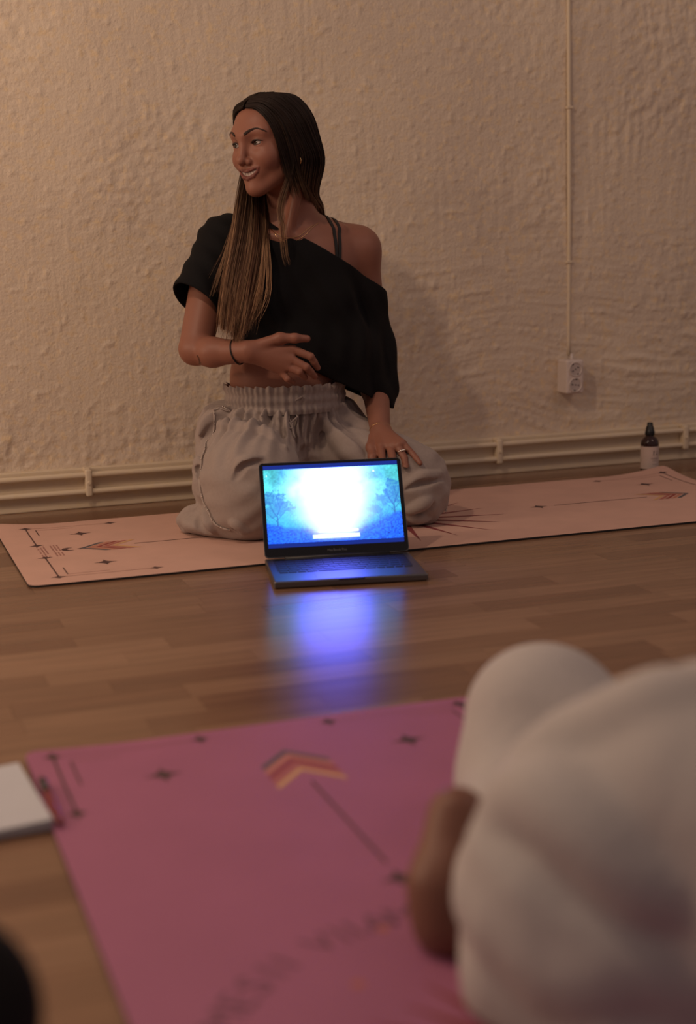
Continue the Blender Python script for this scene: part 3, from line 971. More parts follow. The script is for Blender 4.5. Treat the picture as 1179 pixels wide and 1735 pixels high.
# ------------------------------------------------------------------ smooth solids: distance fields meshed by surface nets
class Field:
    def __init__(self):
        self.ops = []
    def cone(self, a, b, ra, rb, k=0.02, op='u'):
        a = np.asarray(a, np.float32); b = np.asarray(b, np.float32)
        c = (a + b) / 2; R = float(np.linalg.norm(a - b)) / 2 + max(ra, rb)
        ba = b - a; bb = np.float32(float(ba @ ba) + 1e-12); ra = np.float32(ra); rb = np.float32(rb)
        def f(P):
            x = P[0] - a[0]; y = P[1] - a[1]; z = P[2] - a[2]
            t = (x * ba[0] + y * ba[1] + z * ba[2]) / bb
            np.minimum(t, 1, out=t); np.maximum(t, 0, out=t)
            x -= t * ba[0]; y -= t * ba[1]; z -= t * ba[2]
            return np.sqrt(x * x + y * y + z * z) - (ra + (rb - ra) * t)
        self.ops.append((f, c, R, k, op)); return self
    def chain(self, pts, rads, k=0.02, op='u'):
        for i in range(len(pts) - 1):
            self.cone(pts[i], pts[i + 1], rads[i], rads[i + 1], k, op)
        return self
    def ball(self, c, r, k=0.02, op='u'):
        c = np.asarray(c, np.float32)
        def f(P):
            x = P[0] - c[0]; y = P[1] - c[1]; z = P[2] - c[2]
            return np.sqrt(x * x + y * y + z * z) - np.float32(r)
        self.ops.append((f, c, r, k, op)); return self
    def ell(self, c, r, k=0.02, op='u', rot=None):
        c = np.asarray(c, np.float32); r = np.asarray(r, np.float32)
        Rm = None if rot is None else np.asarray(rot, np.float32)      # rows: local axes in world
        def f(P):
            q = P - c[:, None]
            if Rm is not None: q = Rm @ q
            q /= r[:, None]
            k0 = np.sqrt(q[0] * q[0] + q[1] * q[1] + q[2] * q[2])
            q /= r[:, None]
            k1 = np.sqrt(q[0] * q[0] + q[1] * q[1] + q[2] * q[2]) + np.float32(1e-9)
            return k0 * (k0 - 1) / k1
        self.ops.append((f, c, float(r.max()), k, op)); return self
    def plane(self, p, n, k=0.003):
        """cut away everything on the side n points to"""
        p = np.asarray(p, np.float32); n = np.asarray(n, np.float32); n = n / np.linalg.norm(n)
        def f(P): return -((P[0] - p[0]) * n[0] + (P[1] - p[1]) * n[1] + (P[2] - p[2]) * n[2])
        self.ops.append((f, None, 0, k, 's')); return self
    def warp(self, fn):
        self.ops.append((fn, None, 0, 0, 'w')); return self
    def shell(self, th):
        self.ops.append((th, None, 0, 0, 'h')); return self
    def ev(self, P, ctr=None, rad=0.0):
        d = np.full(len(P), 1.0, np.float32)
        P = np.ascontiguousarray(P.T, dtype=np.float32)
        for f, c, R, k, op in self.ops:
            if op == 'w':
                d = d + f(P).astype(np.float32); continue
            if op == 'h':
                d = np.maximum(d, -(d + f)); continue
            if ctr is not None and c is not None:
                e = ctr - c
                if math.sqrt(e[0] * e[0] + e[1] * e[1] + e[2] * e[2]) - R - rad > k + 0.012: continue
            g = f(P); k = np.float32(k)
            if op == 'u':
                h = np.maximum(k - np.abs(d - g), 0)
                d = np.minimum(d, g) - h * h / (4 * k)
            else:
                g = -g
                h = np.maximum(k - np.abs(d - g), 0)
                d = np.maximum(d, g) + h * h / (4 * k)
        return d
    def snap(self, pts, off=0.0, it=6):
        P = np.asarray(pts, np.float32).reshape(-1, 3).copy()
        for _ in range(it):
            d = self.ev(P) - off
            g = self.grad(P)
            P -= (d[:, None] * g) * 0.9
        return P
    def grad(self, P, e=0.0012):
        g = np.empty_like(P)
        for i in range(3):
            q = P.copy(); q[:, i] += e; r = P.copy(); r[:, i] -= e
            g[:, i] = (self.ev(q) - self.ev(r)) / (2 * e)
        return g / (np.linalg.norm(g, axis=1)[:, None] + 1e-9)
    def mesh(self, lo, hi, h, B=16):
        lo = np.asarray(lo, np.float32); hi = np.asarray(hi, np.float32)
        nb = np.ceil((hi - lo) / (h * B)).astype(int)
        N = nb * B + 1
        vol = np.ones(N, np.float32)
        half = h * B / 2
        bi = np.stack(np.meshgrid(*[np.arange(n) for n in nb], indexing='ij'), -1).reshape(-1, 3)
        ctr = lo + (bi * B * h + half).astype(np.float32)
        dc = self.ev(ctr)
        act = np.abs(dc) < half * 1.7321 * 1.12 + 0.004
        ax = np.arange(B + 1, dtype=np.float32) * h
        loc = np.stack(np.meshgrid(ax, ax, ax, indexing='ij'), -1).reshape(-1, 3)
        for k in range(len(bi)):
            i, j, l = bi[k] * B
            if act[k]:
                P = loc + (lo + bi[k] * (B * h)).astype(np.float32)
                vol[i:i + B + 1, j:j + B + 1, l:l + B + 1] = self.ev(P, ctr[k], half * 1.75).reshape(B + 1, B + 1, B + 1)
            elif dc[k] < 0:
                sub = vol[i:i + B + 1, j:j + B + 1, l:l + B + 1]
                sub[sub == 1.0] = -1.0
        return surface_nets(vol, lo, h)

def surface_nets(vol, lo, h):
    s = vol < 0
    cnt = np.zeros(tuple(n - 1 for n in vol.shape), np.uint8)
    for a in (0, 1):
        for b in (0, 1):
            for c in (0, 1):
                cnt += s[a:s.shape[0] - 1 + a, b:s.shape[1] - 1 + b, c:s.shape[2] - 1 + c]
    cells = np.argwhere((cnt > 0) & (cnt < 8))
    idx = np.full(cnt.shape, -1, np.int32)
    idx[cells[:, 0], cells[:, 1], cells[:, 2]] = np.arange(len(cells))
    acc = np.zeros((len(cells), 3), np.float32); num = np.zeros(len(cells), np.float32)
    cor = [(a, b, c) for a in (0, 1) for b in (0, 1) for c in (0, 1)]
    val = {q: vol[cells[:, 0] + q[0], cells[:, 1] + q[1], cells[:, 2] + q[2]] for q in cor}
    for q in cor:
        for d in range(3):
            if q[d] == 0:
                r = list(q); r[d] = 1; r = tuple(r)
                v0, v1 = val[q], val[r]
                m = (v0 < 0) != (v1 < 0)
                t = v0[m] / (v0[m] - v1[m])
                p = np.tile(np.array(q, np.float32), (m.sum(), 1)); p[:, d] += t
                acc[m] += p; num[m] += 1
    V = lo + (cells + acc / num[:, None]) * h
    F = []
    for d in range(3):
        o = [x for x in range(3) if x != d]
        sl0 = [slice(None)] * 3; sl1 = [slice(None)] * 3
        sl0[d] = slice(0, -1); sl1[d] = slice(1, None)
        e = np.argwhere(s[tuple(sl0)] != s[tuple(sl1)])
        ok = (e[:, o[0]] > 0) & (e[:, o[1]] > 0) & (e[:, o[0]] < cnt.shape[o[0]]) & (e[:, o[1]] < cnt.shape[o[1]])
        e = e[ok]
        q = []
        for (da, db) in ((0, 0), (-1, 0), (-1, -1), (0, -1)):
            c = e.copy(); c[:, o[0]] += da; c[:, o[1]] += db
            q.append(idx[c[:, 0], c[:, 1], c[:, 2]])
        q = np.stack(q, -1)
        neg = s[e[:, 0], e[:, 1], e[:, 2]]
        flip = neg if d != 1 else ~neg
        q[~flip] = q[~flip][:, ::-1]
        F.append(q)
    F = np.vstack(F)
    F = F[(F >= 0).all(1)]
    return V.astype(np.float32), F

def join_meshes(parts):
    """list of (V list, F list of mixed faces) -> single lists"""
    V = []; F = []
    for v, f in parts:
        n = len(V); V += [tuple(p) for p in v]; F += [tuple(i + n for i in q) for q in f]
    return V, F

def sphere_vf(c, r, n=8, m=6):
    V = [(c[0], c[1], c[2] + r)]; F = []
    for j in range(1, m):
        a = PI * j / m
        for i in range(n):
            b = 2 * PI * i / n
            V.append((c[0] + r * math.sin(a) * math.cos(b), c[1] + r * math.sin(a) * math.sin(b), c[2] + r * math.cos(a)))
    V.append((c[0], c[1], c[2] - r))
    for i in range(n): F.append((0, 1 + i, 1 + (i + 1) % n))
    for j in range(m - 2):
        for i in range(n): F.append((1 + j * n + i, 1 + (j + 1) * n + i, 1 + (j + 1) * n + (i + 1) % n, 1 + j * n + (i + 1) % n))
    L = len(V) - 1; b = 1 + (m - 2) * n
    for i in range(n): F.append((L, b + (i + 1) % n, b + i))
    return V, F

M['skin'] = vcol_mat('tanned_skin', rough=0.48, spec=0.35, bump=0.08, bscale=900, sss=0.12)
M['hair'] = vcol_mat('brown_to_blond_hair', rough=0.5, spec=0.25)
M['eye'] = vcol_mat('eyeball', rough=0.08, spec=0.6)
M['shirt'] = plain('black_jersey', (0.0065, 0.006, 0.0068), 0.9, spec=0.2, bump=0.2, bscale=900)
M['strap'] = plain('black_elastic', (0.006, 0.0055, 0.006), 0.7)
M['gold'] = plain('gold', (0.85, 0.55, 0.25), 0.25, metal=1.0)
M['silver'] = plain('silver', (0.85, 0.80, 0.76), 0.22, metal=1.0)
M['lash'] = plain('dark_lash', (0.010, 0.006, 0.005), 0.6)
M['brow'] = plain('brown_brow', (0.030, 0.014, 0.010), 0.7)
M['tooth'] = plain('tooth_enamel', (0.52, 0.42, 0.38), 0.25)
M['lace'] = plain('pale_lace_trim', (0.40, 0.335, 0.30), 0.8)

def linen_mat(name, col):
    m, nt, b = new_mat(name)
    b.inputs['Roughness'].default_value = 0.85
    b.inputs['Sheen Weight'].default_value = 0.15
    b.inputs['Specular IOR Level'].default_value = 0.2
    tc = nt.nodes.new('ShaderNodeTexCoord')
    n = nt.nodes.new('ShaderNodeTexNoise'); n.inputs['Scale'].default_value = 160; n.inputs['Detail'].default_value = 4
    nt.links.new(tc.outputs['Object'], n.inputs['Vector'])
    mr = nt.nodes.new('ShaderNodeMapRange'); mr.inputs['To Min'].default_value = 0.9; mr.inputs['To Max'].default_value = 1.1
    nt.links.new(n.outputs['Fac'], mr.inputs['Value'])
    sc = nt.nodes.new('ShaderNodeVectorMath'); sc.operation = 'SCALE'; sc.inputs[0].default_value = col
    nt.links.new(mr.outputs['Result'], sc.inputs['Scale']); nt.links.new(sc.outputs[0], b.inputs['Base Color'])
    # woven crumple
    n2 = nt.nodes.new('ShaderNodeTexNoise'); n2.inputs['Scale'].default_value = 26; n2.inputs['Detail'].default_value = 5; n2.inputs['Distortion'].default_value = 1.2
    nt.links.new(tc.outputs['Object'], n2.inputs['Vector'])
    bp = nt.nodes.new('ShaderNodeBump'); bp.inputs['Strength'].default_value = 0.22; bp.inputs['Distance'].default_value = 0.004
    nt.links.new(n2.outputs['Fac'], bp.inputs['Height'])
    bp2 = nt.nodes.new('ShaderNodeBump'); bp2.inputs['Strength'].default_value = 0.25; bp2.inputs['Distance'].default_value = 0.0008
    nt.links.new(n.outputs['Fac'], bp2.inputs['Height']); nt.links.new(bp.outputs['Normal'], bp2.inputs['Normal'])
    nt.links.new(bp2.outputs['Normal'], b.inputs['Normal'])
    return m
M['linen'] = linen_mat('sand_linen', (0.345, 0.285, 0.258))
M['white_cotton'] = linen_mat('off_white_cotton', (0.46, 0.43, 0.42))

# ------------------------------------------------------------------ the kneeling woman
HEAD_O = (0.9772, 3.3000, 0.8900)
HEAD_F = (-0.8530, -0.5031, -0.1386)      # where the face points
HEAD_S = (0.5003, -0.8640, 0.0572)        # towards her left ear
HEAD_T = (-0.1486, -0.0206, 0.9887)       # towards the crown
HR = np.array([HEAD_F, HEAD_S, HEAD_T])
def hw(p):
    return tuple(np.array(HEAD_O) + np.asarray(p, float) @ HR)

def head_field(f):
    E = lambda c, r, k, op='u': f.ell(hw(c), r, k, op, HR)
    E((-0.006, 0, 0.025), (0.094, 0.072, 0.072), 0.02)
    E((0.020, 0, -0.030), (0.069, 0.0575, 0.080), 0.03)
    for s in (-1, 1):
        f.cone(hw((0.066, s * 0.014, -0.097)), hw((-0.002, s * 0.050, -0.056)), 0.0155, 0.018, 0.025)
        f.ball(hw((0.060, s * 0.0355, -0.034)), 0.0245, 0.022)
        f.cone(hw((0.087, s * 0.010, 0.019)), hw((0.066, s * 0.042, 0.022)), 0.0075, 0.009, 0.02)
    f.ball(hw((0.077, 0, -0.0985)), 0.0155, 0.02)
    for s in (-1, 1):
        f.ball(hw((0.099, s * 0.0315, 0.001)), 0.0165, 0.012, 's')
    f.cone(hw((0.086, 0, 0.012)), hw((0.103, 0, -0.030)), 0.0070, 0.0090, 0.011)
    f.ball(hw((0.1065, 0, -0.0345)), 0.0092, 0.007)
    E((0.075, 0, -0.064), (0.0175, 0.028, 0.021), 0.018)
    for s in (-1, 1):
        f.ball(hw((0.0945, s * 0.0112, -0.0390)), 0.0072, 0.006)
        f.ball(hw((0.1005, s * 0.0062, -0.0462)), 0.0030, 0.002, 's')
        f.ball(hw((0.0690, s * 0.0312, 0.0000)), 0.0146, 0.006)
        # eye opening
        f.ell(hw((0.0840, s * 0.0318, -0.0006)), (0.0135, 0.0135, 0.0049), 0.0012, 's', HR)
    # smiling mouth: cavity, then the lips round it, laid on the face at the depth found there
    def onface(sv, tv):
        fs = np.arange(0.125, 0.03, -0.0005)
        d = f.ev(np.array([hw((x, sv, tv)) for x in fs], np.float32))
        i = int(np.argmax(d < 0))
        return fs[i]
    def lay(L, inset):
        return [((onface(b_, c_) - inset, b_, c_), r) for (b_, c_), r in L]
    mc = lay([((0.0285, -0.0545), 0.0016), ((0.0235, -0.0590), 0.0042), ((0.0150, -0.0640), 0.0058), ((0.0, -0.0668), 0.0066)], 0.0010)
    up = lay([((0.0300, -0.0532), 0.0018), ((0.0235, -0.0542), 0.0024), ((0.0140, -0.0568), 0.0031), ((0.0040, -0.0584), 0.0036), ((0.0, -0.0590), 0.0032)], 0.0006)
    lw = lay([((0.0300, -0.0540), 0.0018), ((0.0250, -0.0630), 0.0030), ((0.0150, -0.0712), 0.0040), ((0.0, -0.0752), 0.0046)], 0.0008)
    cav = [((x - 0.007, b_, c_), r) for (x, b_, c_), r in mc]
    for s in (-1, 1):
        m_ = lambda L: ([hw((a, s * b, c)) for (a, b, c), r in L], [r for _, r in L])
        f.chain(*m_(cav), k=0.0015, op='s')
    for s in (-1, 1):
        m_ = lambda L: ([hw((a, s * b, c)) for (a, b, c), r in L], [r for _, r in L])
        f.chain(*m_(mc), k=0.0015, op='s')
    for s in (-1, 1):
        m_ = lambda L: ([hw((a, s * b, c)) for (a, b, c), r in L], [r for _, r in L])
        f.chain(*m_(up), k=0.0022)
        f.chain(*m_(lw), k=0.0022)
    global MOUTH
    MOUTH = mc
    # near ear
    for s in (-1, 1):
        f.ell(hw((0.000, s * 0.074, -0.012)), (0.018, 0.007, 0.030), 0.006, 'u', HR)
        f.ball(hw((0.004, s * 0.073, -0.040)), 0.0075, 0.006)
    return up, lw

def hand_field(f, wrist, knuckles, pips, tips, thumb, rw=0.0235, rf=0.0086):
    """palm as webbed cones from wrist to knuckles, then four bent fingers and the thumb"""
    w = np.array(wrist)
    for kn, pp, tp, r in zip(knuckles, pips, tips, (1.0, 1.03, 0.98, 0.86)):
        kn = np.array(kn); pp = np.array(pp); tp = np.array(tp)
        f.cone(w + (kn - w) * 0.12, kn, 0.0150, 0.0108 * r, 0.014)
    for kn, pp, tp, r in zip(knuckles, pips, tips, (1.0, 1.03, 0.98, 0.86)):
        kn = np.array(kn); pp = np.array(pp); tp = np.array(tp)
        mid = pp + (tp - pp) * 0.5
        f.chain([kn, pp, mid, tp], [0.0100 * r, rf * r, rf * 0.95 * r, rf * 0.80 * r], 0.0022)
    th = [np.array(q) for q in thumb]
    f.chain(th, [0.0150, 0.0120, 0.0098, 0.0080][:len(th)], 0.008)

def build_woman():
    root = empty('person', (1.02, 3.28, 0.0045))
    tag(root, 'woman kneeling on the mat, long hair, black off-shoulder top, one hand on belly', 'person')
    inv = np.array((1.02, 3.28, 0.0045), np.float32)
    # ---------------- skin
    f = Field()
    f.ell((1.0010, 3.3150, 0.3459), (0.134, 0.092, 0.13), 0.02)                                    # waist
    f.ell((1.0405, 3.3450, 0.5643), (0.148, 0.092, 0.155), 0.05)                                   # rib cage
    f.cone((1.0680, 3.3650, 0.6844), (1.2003, 3.3650, 0.6372), 0.047, 0.056, 0.04)                         # left shoulder
    f.cone((1.0359, 3.3650, 0.6851), (0.8744, 3.3550, 0.6534), 0.047, 0.052, 0.04)                         # right shoulder
    f.ell((1.0360, 3.3250, 0.6195), (0.135, 0.060, 0.07), 0.04)                                    # upper chest
    f.cone((1.0426, 3.3450, 0.6766), (1.0203, 3.3200, 0.8081), 0.056, 0.052, 0.03)                         # neck
    f.cone((1.0331, 3.2620, 0.7950), (1.0028, 3.2720, 0.6768), 0.012, 0.009, 0.022)                        # neck tendon
    f.cone((1.0239, 3.2720, 0.6710), (1.1517, 3.3250, 0.6877), 0.008, 0.009, 0.018)                        # collar bones
    f.cone((0.9852, 3.2750, 0.6719), (0.9018, 3.3200, 0.6927), 0.008, 0.009, 0.018)
    # right arm across the belly
    f.chain([(0.8535, 3.3520, 0.6445), (0.7755, 3.2700, 0.4286)], [0.047, 0.0375], 0.03)
    f.chain([(0.7714, 3.2650, 0.4238), (0.8038, 3.2250, 0.4209), (0.8671, 3.1650, 0.4244)], [0.0300, 0.0320, 0.0245], 0.014)
    hand_field(f, (0.8671, 3.1650, 0.4244),
               [(0.9678, 3.1480, 0.4247), (0.9628, 3.1430, 0.4029), (0.9532, 3.1450, 0.3874), (0.9425, 3.1520, 0.3755)],
               [(1.0051, 3.1320, 0.4082), (0.9934, 3.1280, 0.3853), (0.9778, 3.1320, 0.3753), (0.9531, 3.1430, 0.3598)],
               [(1.0243, 3.1420, 0.3814), (1.0171, 3.1430, 0.3617), (0.9963, 3.1480, 0.3598), (0.9703, 3.1550, 0.3499)],
               [(0.8851, 3.1600, 0.4331), (0.9388, 3.1450, 0.4511), (0.9714, 3.1350, 0.4503), (0.9996, 3.1370, 0.4476)])
    # left arm down to the thigh
    f.chain([(1.2063, 3.3650, 0.6370), (1.2448, 3.3850, 0.3996)], [0.050, 0.040], 0.03)
    f.chain([(1.2440, 3.3830, 0.3968), (1.2205, 3.3000, 0.3070), (1.1934, 3.2000, 0.2232)], [0.036, 0.033, 0.0240], 0.014)
    hand_field(f, (1.1925, 3.1980, 0.2207),
               [(1.1739, 3.1460, 0.1922), (1.1926, 3.1340, 0.1910), (1.2062, 3.1200, 0.1946), (1.2180, 3.1200, 0.1993)],
               [(1.1633, 3.1080, 0.1623), (1.1838, 3.0900, 0.1592), (1.2128, 3.0970, 0.1684), (1.2337, 3.0980, 0.1764)],
               [(1.1596, 3.0880, 0.1367), (1.1819, 3.0680, 0.1257), (1.2071, 3.0660, 0.1336), (1.2426, 3.0740, 0.1571)],
               [(1.1745, 3.1900, 0.2061), (1.1575, 3.1650, 0.1882), (1.1516, 3.1420, 0.1695), (1.1489, 3.1280, 0.1496)], rf=0.0080)
    nb = len(f.ops)
    up, lw = head_field(f)
    h = 0.0017
    V, F = f.mesh((0.66, 3.06, 0.15), (1.31, 3.50, 1.0), h)
    # colouring of the skin itself: lips, flushed cheeks, darker lids
    base = np.array([0.272, 0.116, 0.078])
    col = np.tile(base, (len(V), 1))
    q = (V - np.array(HEAD_O)) @ HR.T
    def near(L):
        d = np.full(len(V), 9.0)
        for s in (-1, 1):
            for (p0, r0), (p1, r1) in zip(L[:-1], L[1:]):
                a = np.array((p0[0], s * p0[1], p0[2])); b = np.array((p1[0], s * p1[1], p1[2])); ba = b - a
                t = np.clip(((q - a) @ ba) / (ba @ ba), 0, 1)
                d = np.minimum(d, np.linalg.norm(q - a - t[:, None] * ba, axis=1) - (r0 + (r1 - r0) * t))
        return d
    lip = np.clip(1 - np.minimum(near(up), near(lw)) / 0.0016, 0, 1)[:, None]
    col = col * (1 - lip) + np.array([0.150, 0.044, 0.038]) * lip
    for s in (-1, 1):
        ch = np.exp(-(np.linalg.norm((q - np.array((0.074, s * 0.042, -0.034))) / 0.024, axis=1)) ** 2)[:, None]
        col = col * (1 - 0.22 * ch) + np.array([0.235, 0.080, 0.058]) * 0.22 * ch
        e = (q - np.array((0.082, s * 0.033, 0.0035))) / np.array((0.014, 0.016, 0.0062))
        ld = np.clip(1.35 - np.linalg.norm(e, axis=1), 0, 1)[:, None]
        col = col * (1 - 0.65 * ld) + np.array([0.055, 0.025, 0.019]) * 0.65 * ld
    # mouth cavity
    inn = (near([((x - 0.005, b_, c_), r) for (x, b_, c_), r in MOUTH]) < 0.0012) & (lip[:, 0] < 0.35)
    col[inn] = (0.03, 0.010, 0.009)
    # knuckles and fingertips a little redder
    for c in ((1.1596, 3.0880, 0.1367), (1.2071, 3.0660, 0.1336), (1.2426, 3.0740, 0.1571), (1.0243, 3.1420, 0.3814), (1.0171, 3.1430, 0.3617), (0.9996, 3.1370, 0.4476)):
        w = np.exp(-(np.linalg.norm(V - np.array(c), axis=1) / 0.011) ** 2)[:, None]
        col = col * (1 - 0.35 * w) + np.array([0.24, 0.082, 0.062]) * 0.35 * w
    # fine line tattoo on the right forearm
    t0, t1 = np.array((0.7672, 3.2380, 0.4151)), np.array((0.7746, 3.2380, 0.3962))
    ba = t1 - t0; tt = np.clip(((V - t0) @ ba) / (ba @ ba), 0, 1)
    dt = np.linalg.norm((V - t0 - tt[:, None] * ba)[:, [0, 2]], axis=1)
    col[(dt < 0.0012) & (V[:, 1] < 3.26)] *= 0.35
    np_mesh('body', V - inv, F, M['skin'], root, col)
    bf = f
    # ---------------- eyes, lashes, brows, teeth
    for s in (-1, 1):
        Vs, Fs = sphere_vf((0, 0, 0), 1.0, 28, 20)
        Vs = np.array(Vs)
        gz = np.array((math.cos(0.20), -math.sin(0.20) * 1.0, 0.02)); gz /= np.linalg.norm(gz)
        ca = Vs @ gz
        cl = np.where((ca > 0.885)[:, None], np.array([[0.030, 0.020, 0.014]]), np.array([[0.62, 0.56, 0.53]]))
        cl = np.where((ca > 0.972)[:, None], np.array([[0.004, 0.004, 0.004]]), cl)
        Pw = np.array([hw(np.array((0.0700, s * 0.0314, 0.0)) + 0.0118 * v) for v in Vs])
        me = bpy.data.meshes.new('eye')
        me.from_pydata([tuple(p) for p in (Pw - inv)], [], Fs); me.update()
        me.polygons.foreach_set('use_smooth', [True] * len(me.polygons))
        a = me.color_attributes.new('Col', 'FLOAT_COLOR', 'POINT')
        c4 = np.ones((len(Vs), 4), np.float32); c4[:, :3] = cl; a.data.foreach_set('color', c4.ravel())
        me.materials.append(M['eye'])
        link(bpy.data.objects.new('eye', me), root)
        lash = spline([hw((0.0805, s * 0.0185, -0.0010)), hw((0.0835, s * 0.0245, 0.0036)), hw((0.0842, s * 0.0320, 0.0050)), hw((0.0805, s * 0.0405, 0.0036)), hw((0.0745, s * 0.0470, 0.0016))], 16)
        Vt, Ft = tube(lash - inv, [0.0008 + 0.0010 * math.sin(PI * i / 15) for i in range(16)], 6)
        mesh_obj('eyelashes', Vt, Ft, M['lash'], root, smooth=True)
        lash = spline([hw((0.0800, s * 0.0190, -0.0022)), hw((0.0830, s * 0.0300, -0.0054)), hw((0.0770, s * 0.0440, -0.0016))], 12)
        Vt, Ft = tube(lash - inv, 0.0006, 5)
        mesh_obj('eyelashes', Vt, Ft, M['lash'], root, smooth=True)
        bp = bf.snap([hw(p) for p in ((0.092, s * 0.0115, 0.0205), (0.091, s * 0.0200, 0.0240), (0.087, s * 0.0300, 0.0280), (0.078, s * 0.0395, 0.0280), (0.066, s * 0.0510, 0.0200))], 0.0007)
        bp = bf.snap(spline(bp, 18), 0.0007)
        parts = []
        for o in (-0.0016, 0.0, 0.0016):
            pp = bp + np.array(HEAD_T) * o * np.linspace(1.0, 0.25, 18)[:, None]
            parts.append(tube(pp - inv, [0.0011 + 0.0008 * math.sin(PI * min(1, i / 12)) - 0.0003 * (i / 17) ** 2 for i in range(18)], 6))
        mesh_obj('eyebrow', *join_meshes(parts), M['brow'], root, smooth=True)
    parts = []
    xs_ = [m_[0][1] for m_ in MOUTH][::-1]; fs_ = [m_[0][0] for m_ in MOUTH][::-1]; ts_ = [m_[0][2] for m_ in MOUTH][::-1]
    s0 = 0.0
    for i, wd in enumerate((0.0040, 0.0034, 0.0034, 0.0030, 0.0028)):
        s0 += wd
        for sg in (-1, 1):
            fx = float(np.interp(s0, xs_, fs_)) - 0.0042; tz = float(np.interp(s0, xs_, ts_))
            sl = (float(np.interp(s0 + 0.002, xs_, fs_)) - float(np.interp(s0 - 0.002, xs_, fs_))) / 0.004
            hgt = (0.0108, 0.0100, 0.0100, 0.0086, 0.0074)[i]
            bm = bmesh.new(); box(bm, -0.0022, 0.0022, -wd * 0.96, wd * 0.96, -hgt * 0.56, hgt * 0.60, 0.0014, 2)
            bm.verts.index_update()
            vv = [np.array(hw((fx + v.co.x + v.co.y * sl, sg * (s0 + v.co.y), tz + v.co.z))) - inv for v in bm.verts]
            ff = [tuple(v.index for v in p_.verts) for p_ in bm.faces]
            bm.free()
            parts.append((vv, ff))
        s0 += wd
    mesh_obj('teeth', *join_meshes(parts), M['tooth'], root, smooth=True)

    # ---------------- black off-shoulder top
    s = Field()
    s.ell((1.0289, 3.3450, 0.5647), (0.160, 0.108, 0.155), 0.03)
    s.ell((1.0471, 3.3250, 0.6029), (0.143, 0.073, 0.080), 0.03)
    s.ell((1.0347, 3.3180, 0.4136), (0.152, 0.112, 0.125), 0.05)
    for uv in ((0.9390, 3.2680, 0.5358), (1.0923, 3.2750, 0.5206)):
        s.ell(uv, (0.062, 0.052, 0.060), 0.04)
    s.cone((0.8776, 3.3560, 0.6560), (0.7839, 3.2920, 0.5313), 0.0635, 0.059, 0.035)
    s.cone((0.9508, 3.3620, 0.6706), (0.8819, 3.3560, 0.6586), 0.058, 0.0625, 0.03)
    s.cone((1.0733, 3.3550, 0.5769), (1.2078, 3.3720, 0.5302), 0.070, 0.060, 0.05)
    s.chain([(1.2063, 3.3720, 0.5302), (1.2305, 3.3720, 0.3867), (1.2209, 3.3180, 0.2940)], [0.0635, 0.0625, 0.0610], 0.03)
    s.ell((1.1383, 3.3000, 0.3819), (0.085, 0.080, 0.105), 0.05)
    s.ell((1.1425, 3.2750, 0.3066), (0.050, 0.050, 0.055), 0.04)
    def folds(P):
        x, y, z = P[0], P[1], P[2]
        w = np.clip((x - 0.98) * 6, 0, 1) * np.clip((0.62 - z) * 5, 0, 1)
        ph = x * 105 + 14 * (z - 0.5) + 1.5 * np.sin(z * 23)
        u = (x - 0.8) * 0.78 + (z - 0.75) * 0.62
        return -0.0042 * w * np.sin(ph) - 0.0020 * (1 - w) * np.sin(u * 150 + 2.0 * np.sin(z * 17))
    s.warp(folds)
    s.shell(0.0055)
    def yplane(p, q, up):
        p = np.array(p); q = np.array(q); d = q - p; n = np.array((-d[2], 0, d[0]))
        if (n[2] > 0) != up: n = -n
        return p, n
    s.plane(*yplane((0.9408, 3.2800, 0.7258), (1.2579, 3.3300, 0.5465), True))
    p, n = yplane((0.8513, 3.2700, 0.4574), (1.2477, 3.2700, 0.2657), False)
    s.plane(p, n)
    # right cuff
    a = np.array((0.9108, 3.3580, 0.6606)); b = np.array((0.7839, 3.2920, 0.5313))
    ct = np.array((0.7884, 3.2940, 0.5284)); ax = (b - a) / np.linalg.norm(b - a)
    def cuff(P):
        q = P - ct.astype(np.float32)[:, None]
        return np.maximum(-(ax.astype(np.float32) @ q), np.sqrt((q * q).sum(0)) - 0.105)
    s.ops.append((cuff, None, 0, 0.003, 's'))
    V, F = s.mesh((0.70, 3.14, 0.20), (1.34, 3.52, 0.78), 0.0024)
    top = np_mesh('off_shoulder_top', V - inv, F, M['shirt'], root)
    # hem seams
    # ---------------- bra straps on the bare left shoulder
    for pts in ([(1.1265, 3.3600, 0.7326), (1.1217, 3.3300, 0.7102), (1.1179, 3.3000, 0.6746), (1.1156, 3.2750, 0.6313), (1.1154, 3.2650, 0.5881)],
                [(1.1443, 3.3650, 0.7256), (1.1409, 3.3350, 0.7045), (1.1324, 3.3000, 0.6716), (1.1257, 3.2750, 0.6310), (1.1212, 3.2650, 0.5879)]):
        P = bf.snap(spline(pts, 26), 0.0006)
        g = bf.grad(P.astype(np.float32))
        V = []; Fq = []
        for i in range(len(P)):
            t = P[min(i + 1, len(P) - 1)] - P[max(i - 1, 0)]; t = t / np.linalg.norm(t)
            b = np.cross(t, g[i]); b /= np.linalg.norm(b)
            wdt = 0.0042
            for (o, hgt) in ((-wdt, 0.0), (-wdt, 0.0016), (wdt, 0.0016), (wdt, 0.0)):
                V.append(P[i] + b * o + g[i] * hgt - inv)
        for i in range(len(P) - 1):
            for k in range(3): Fq.append((4 * i + k, 4 * i + k + 1, 4 * i + 5 + k, 4 * i + 4 + k))
        mesh_obj('bra_strap', V, Fq, M['strap'], root)

    # ---------------- linen trousers
    p = Field()
    p.ell((1.0077, 3.3350, 0.2735), (0.150, 0.112, 0.075), 0.03)
    p.ell((1.005, 3.385, 0.205), (0.178, 0.135, 0.135), 0.05)
    p.cone((0.925, 3.36, 0.20), (0.868, 3.165, 0.125), 0.112, 0.105, 0.05)          # right thigh
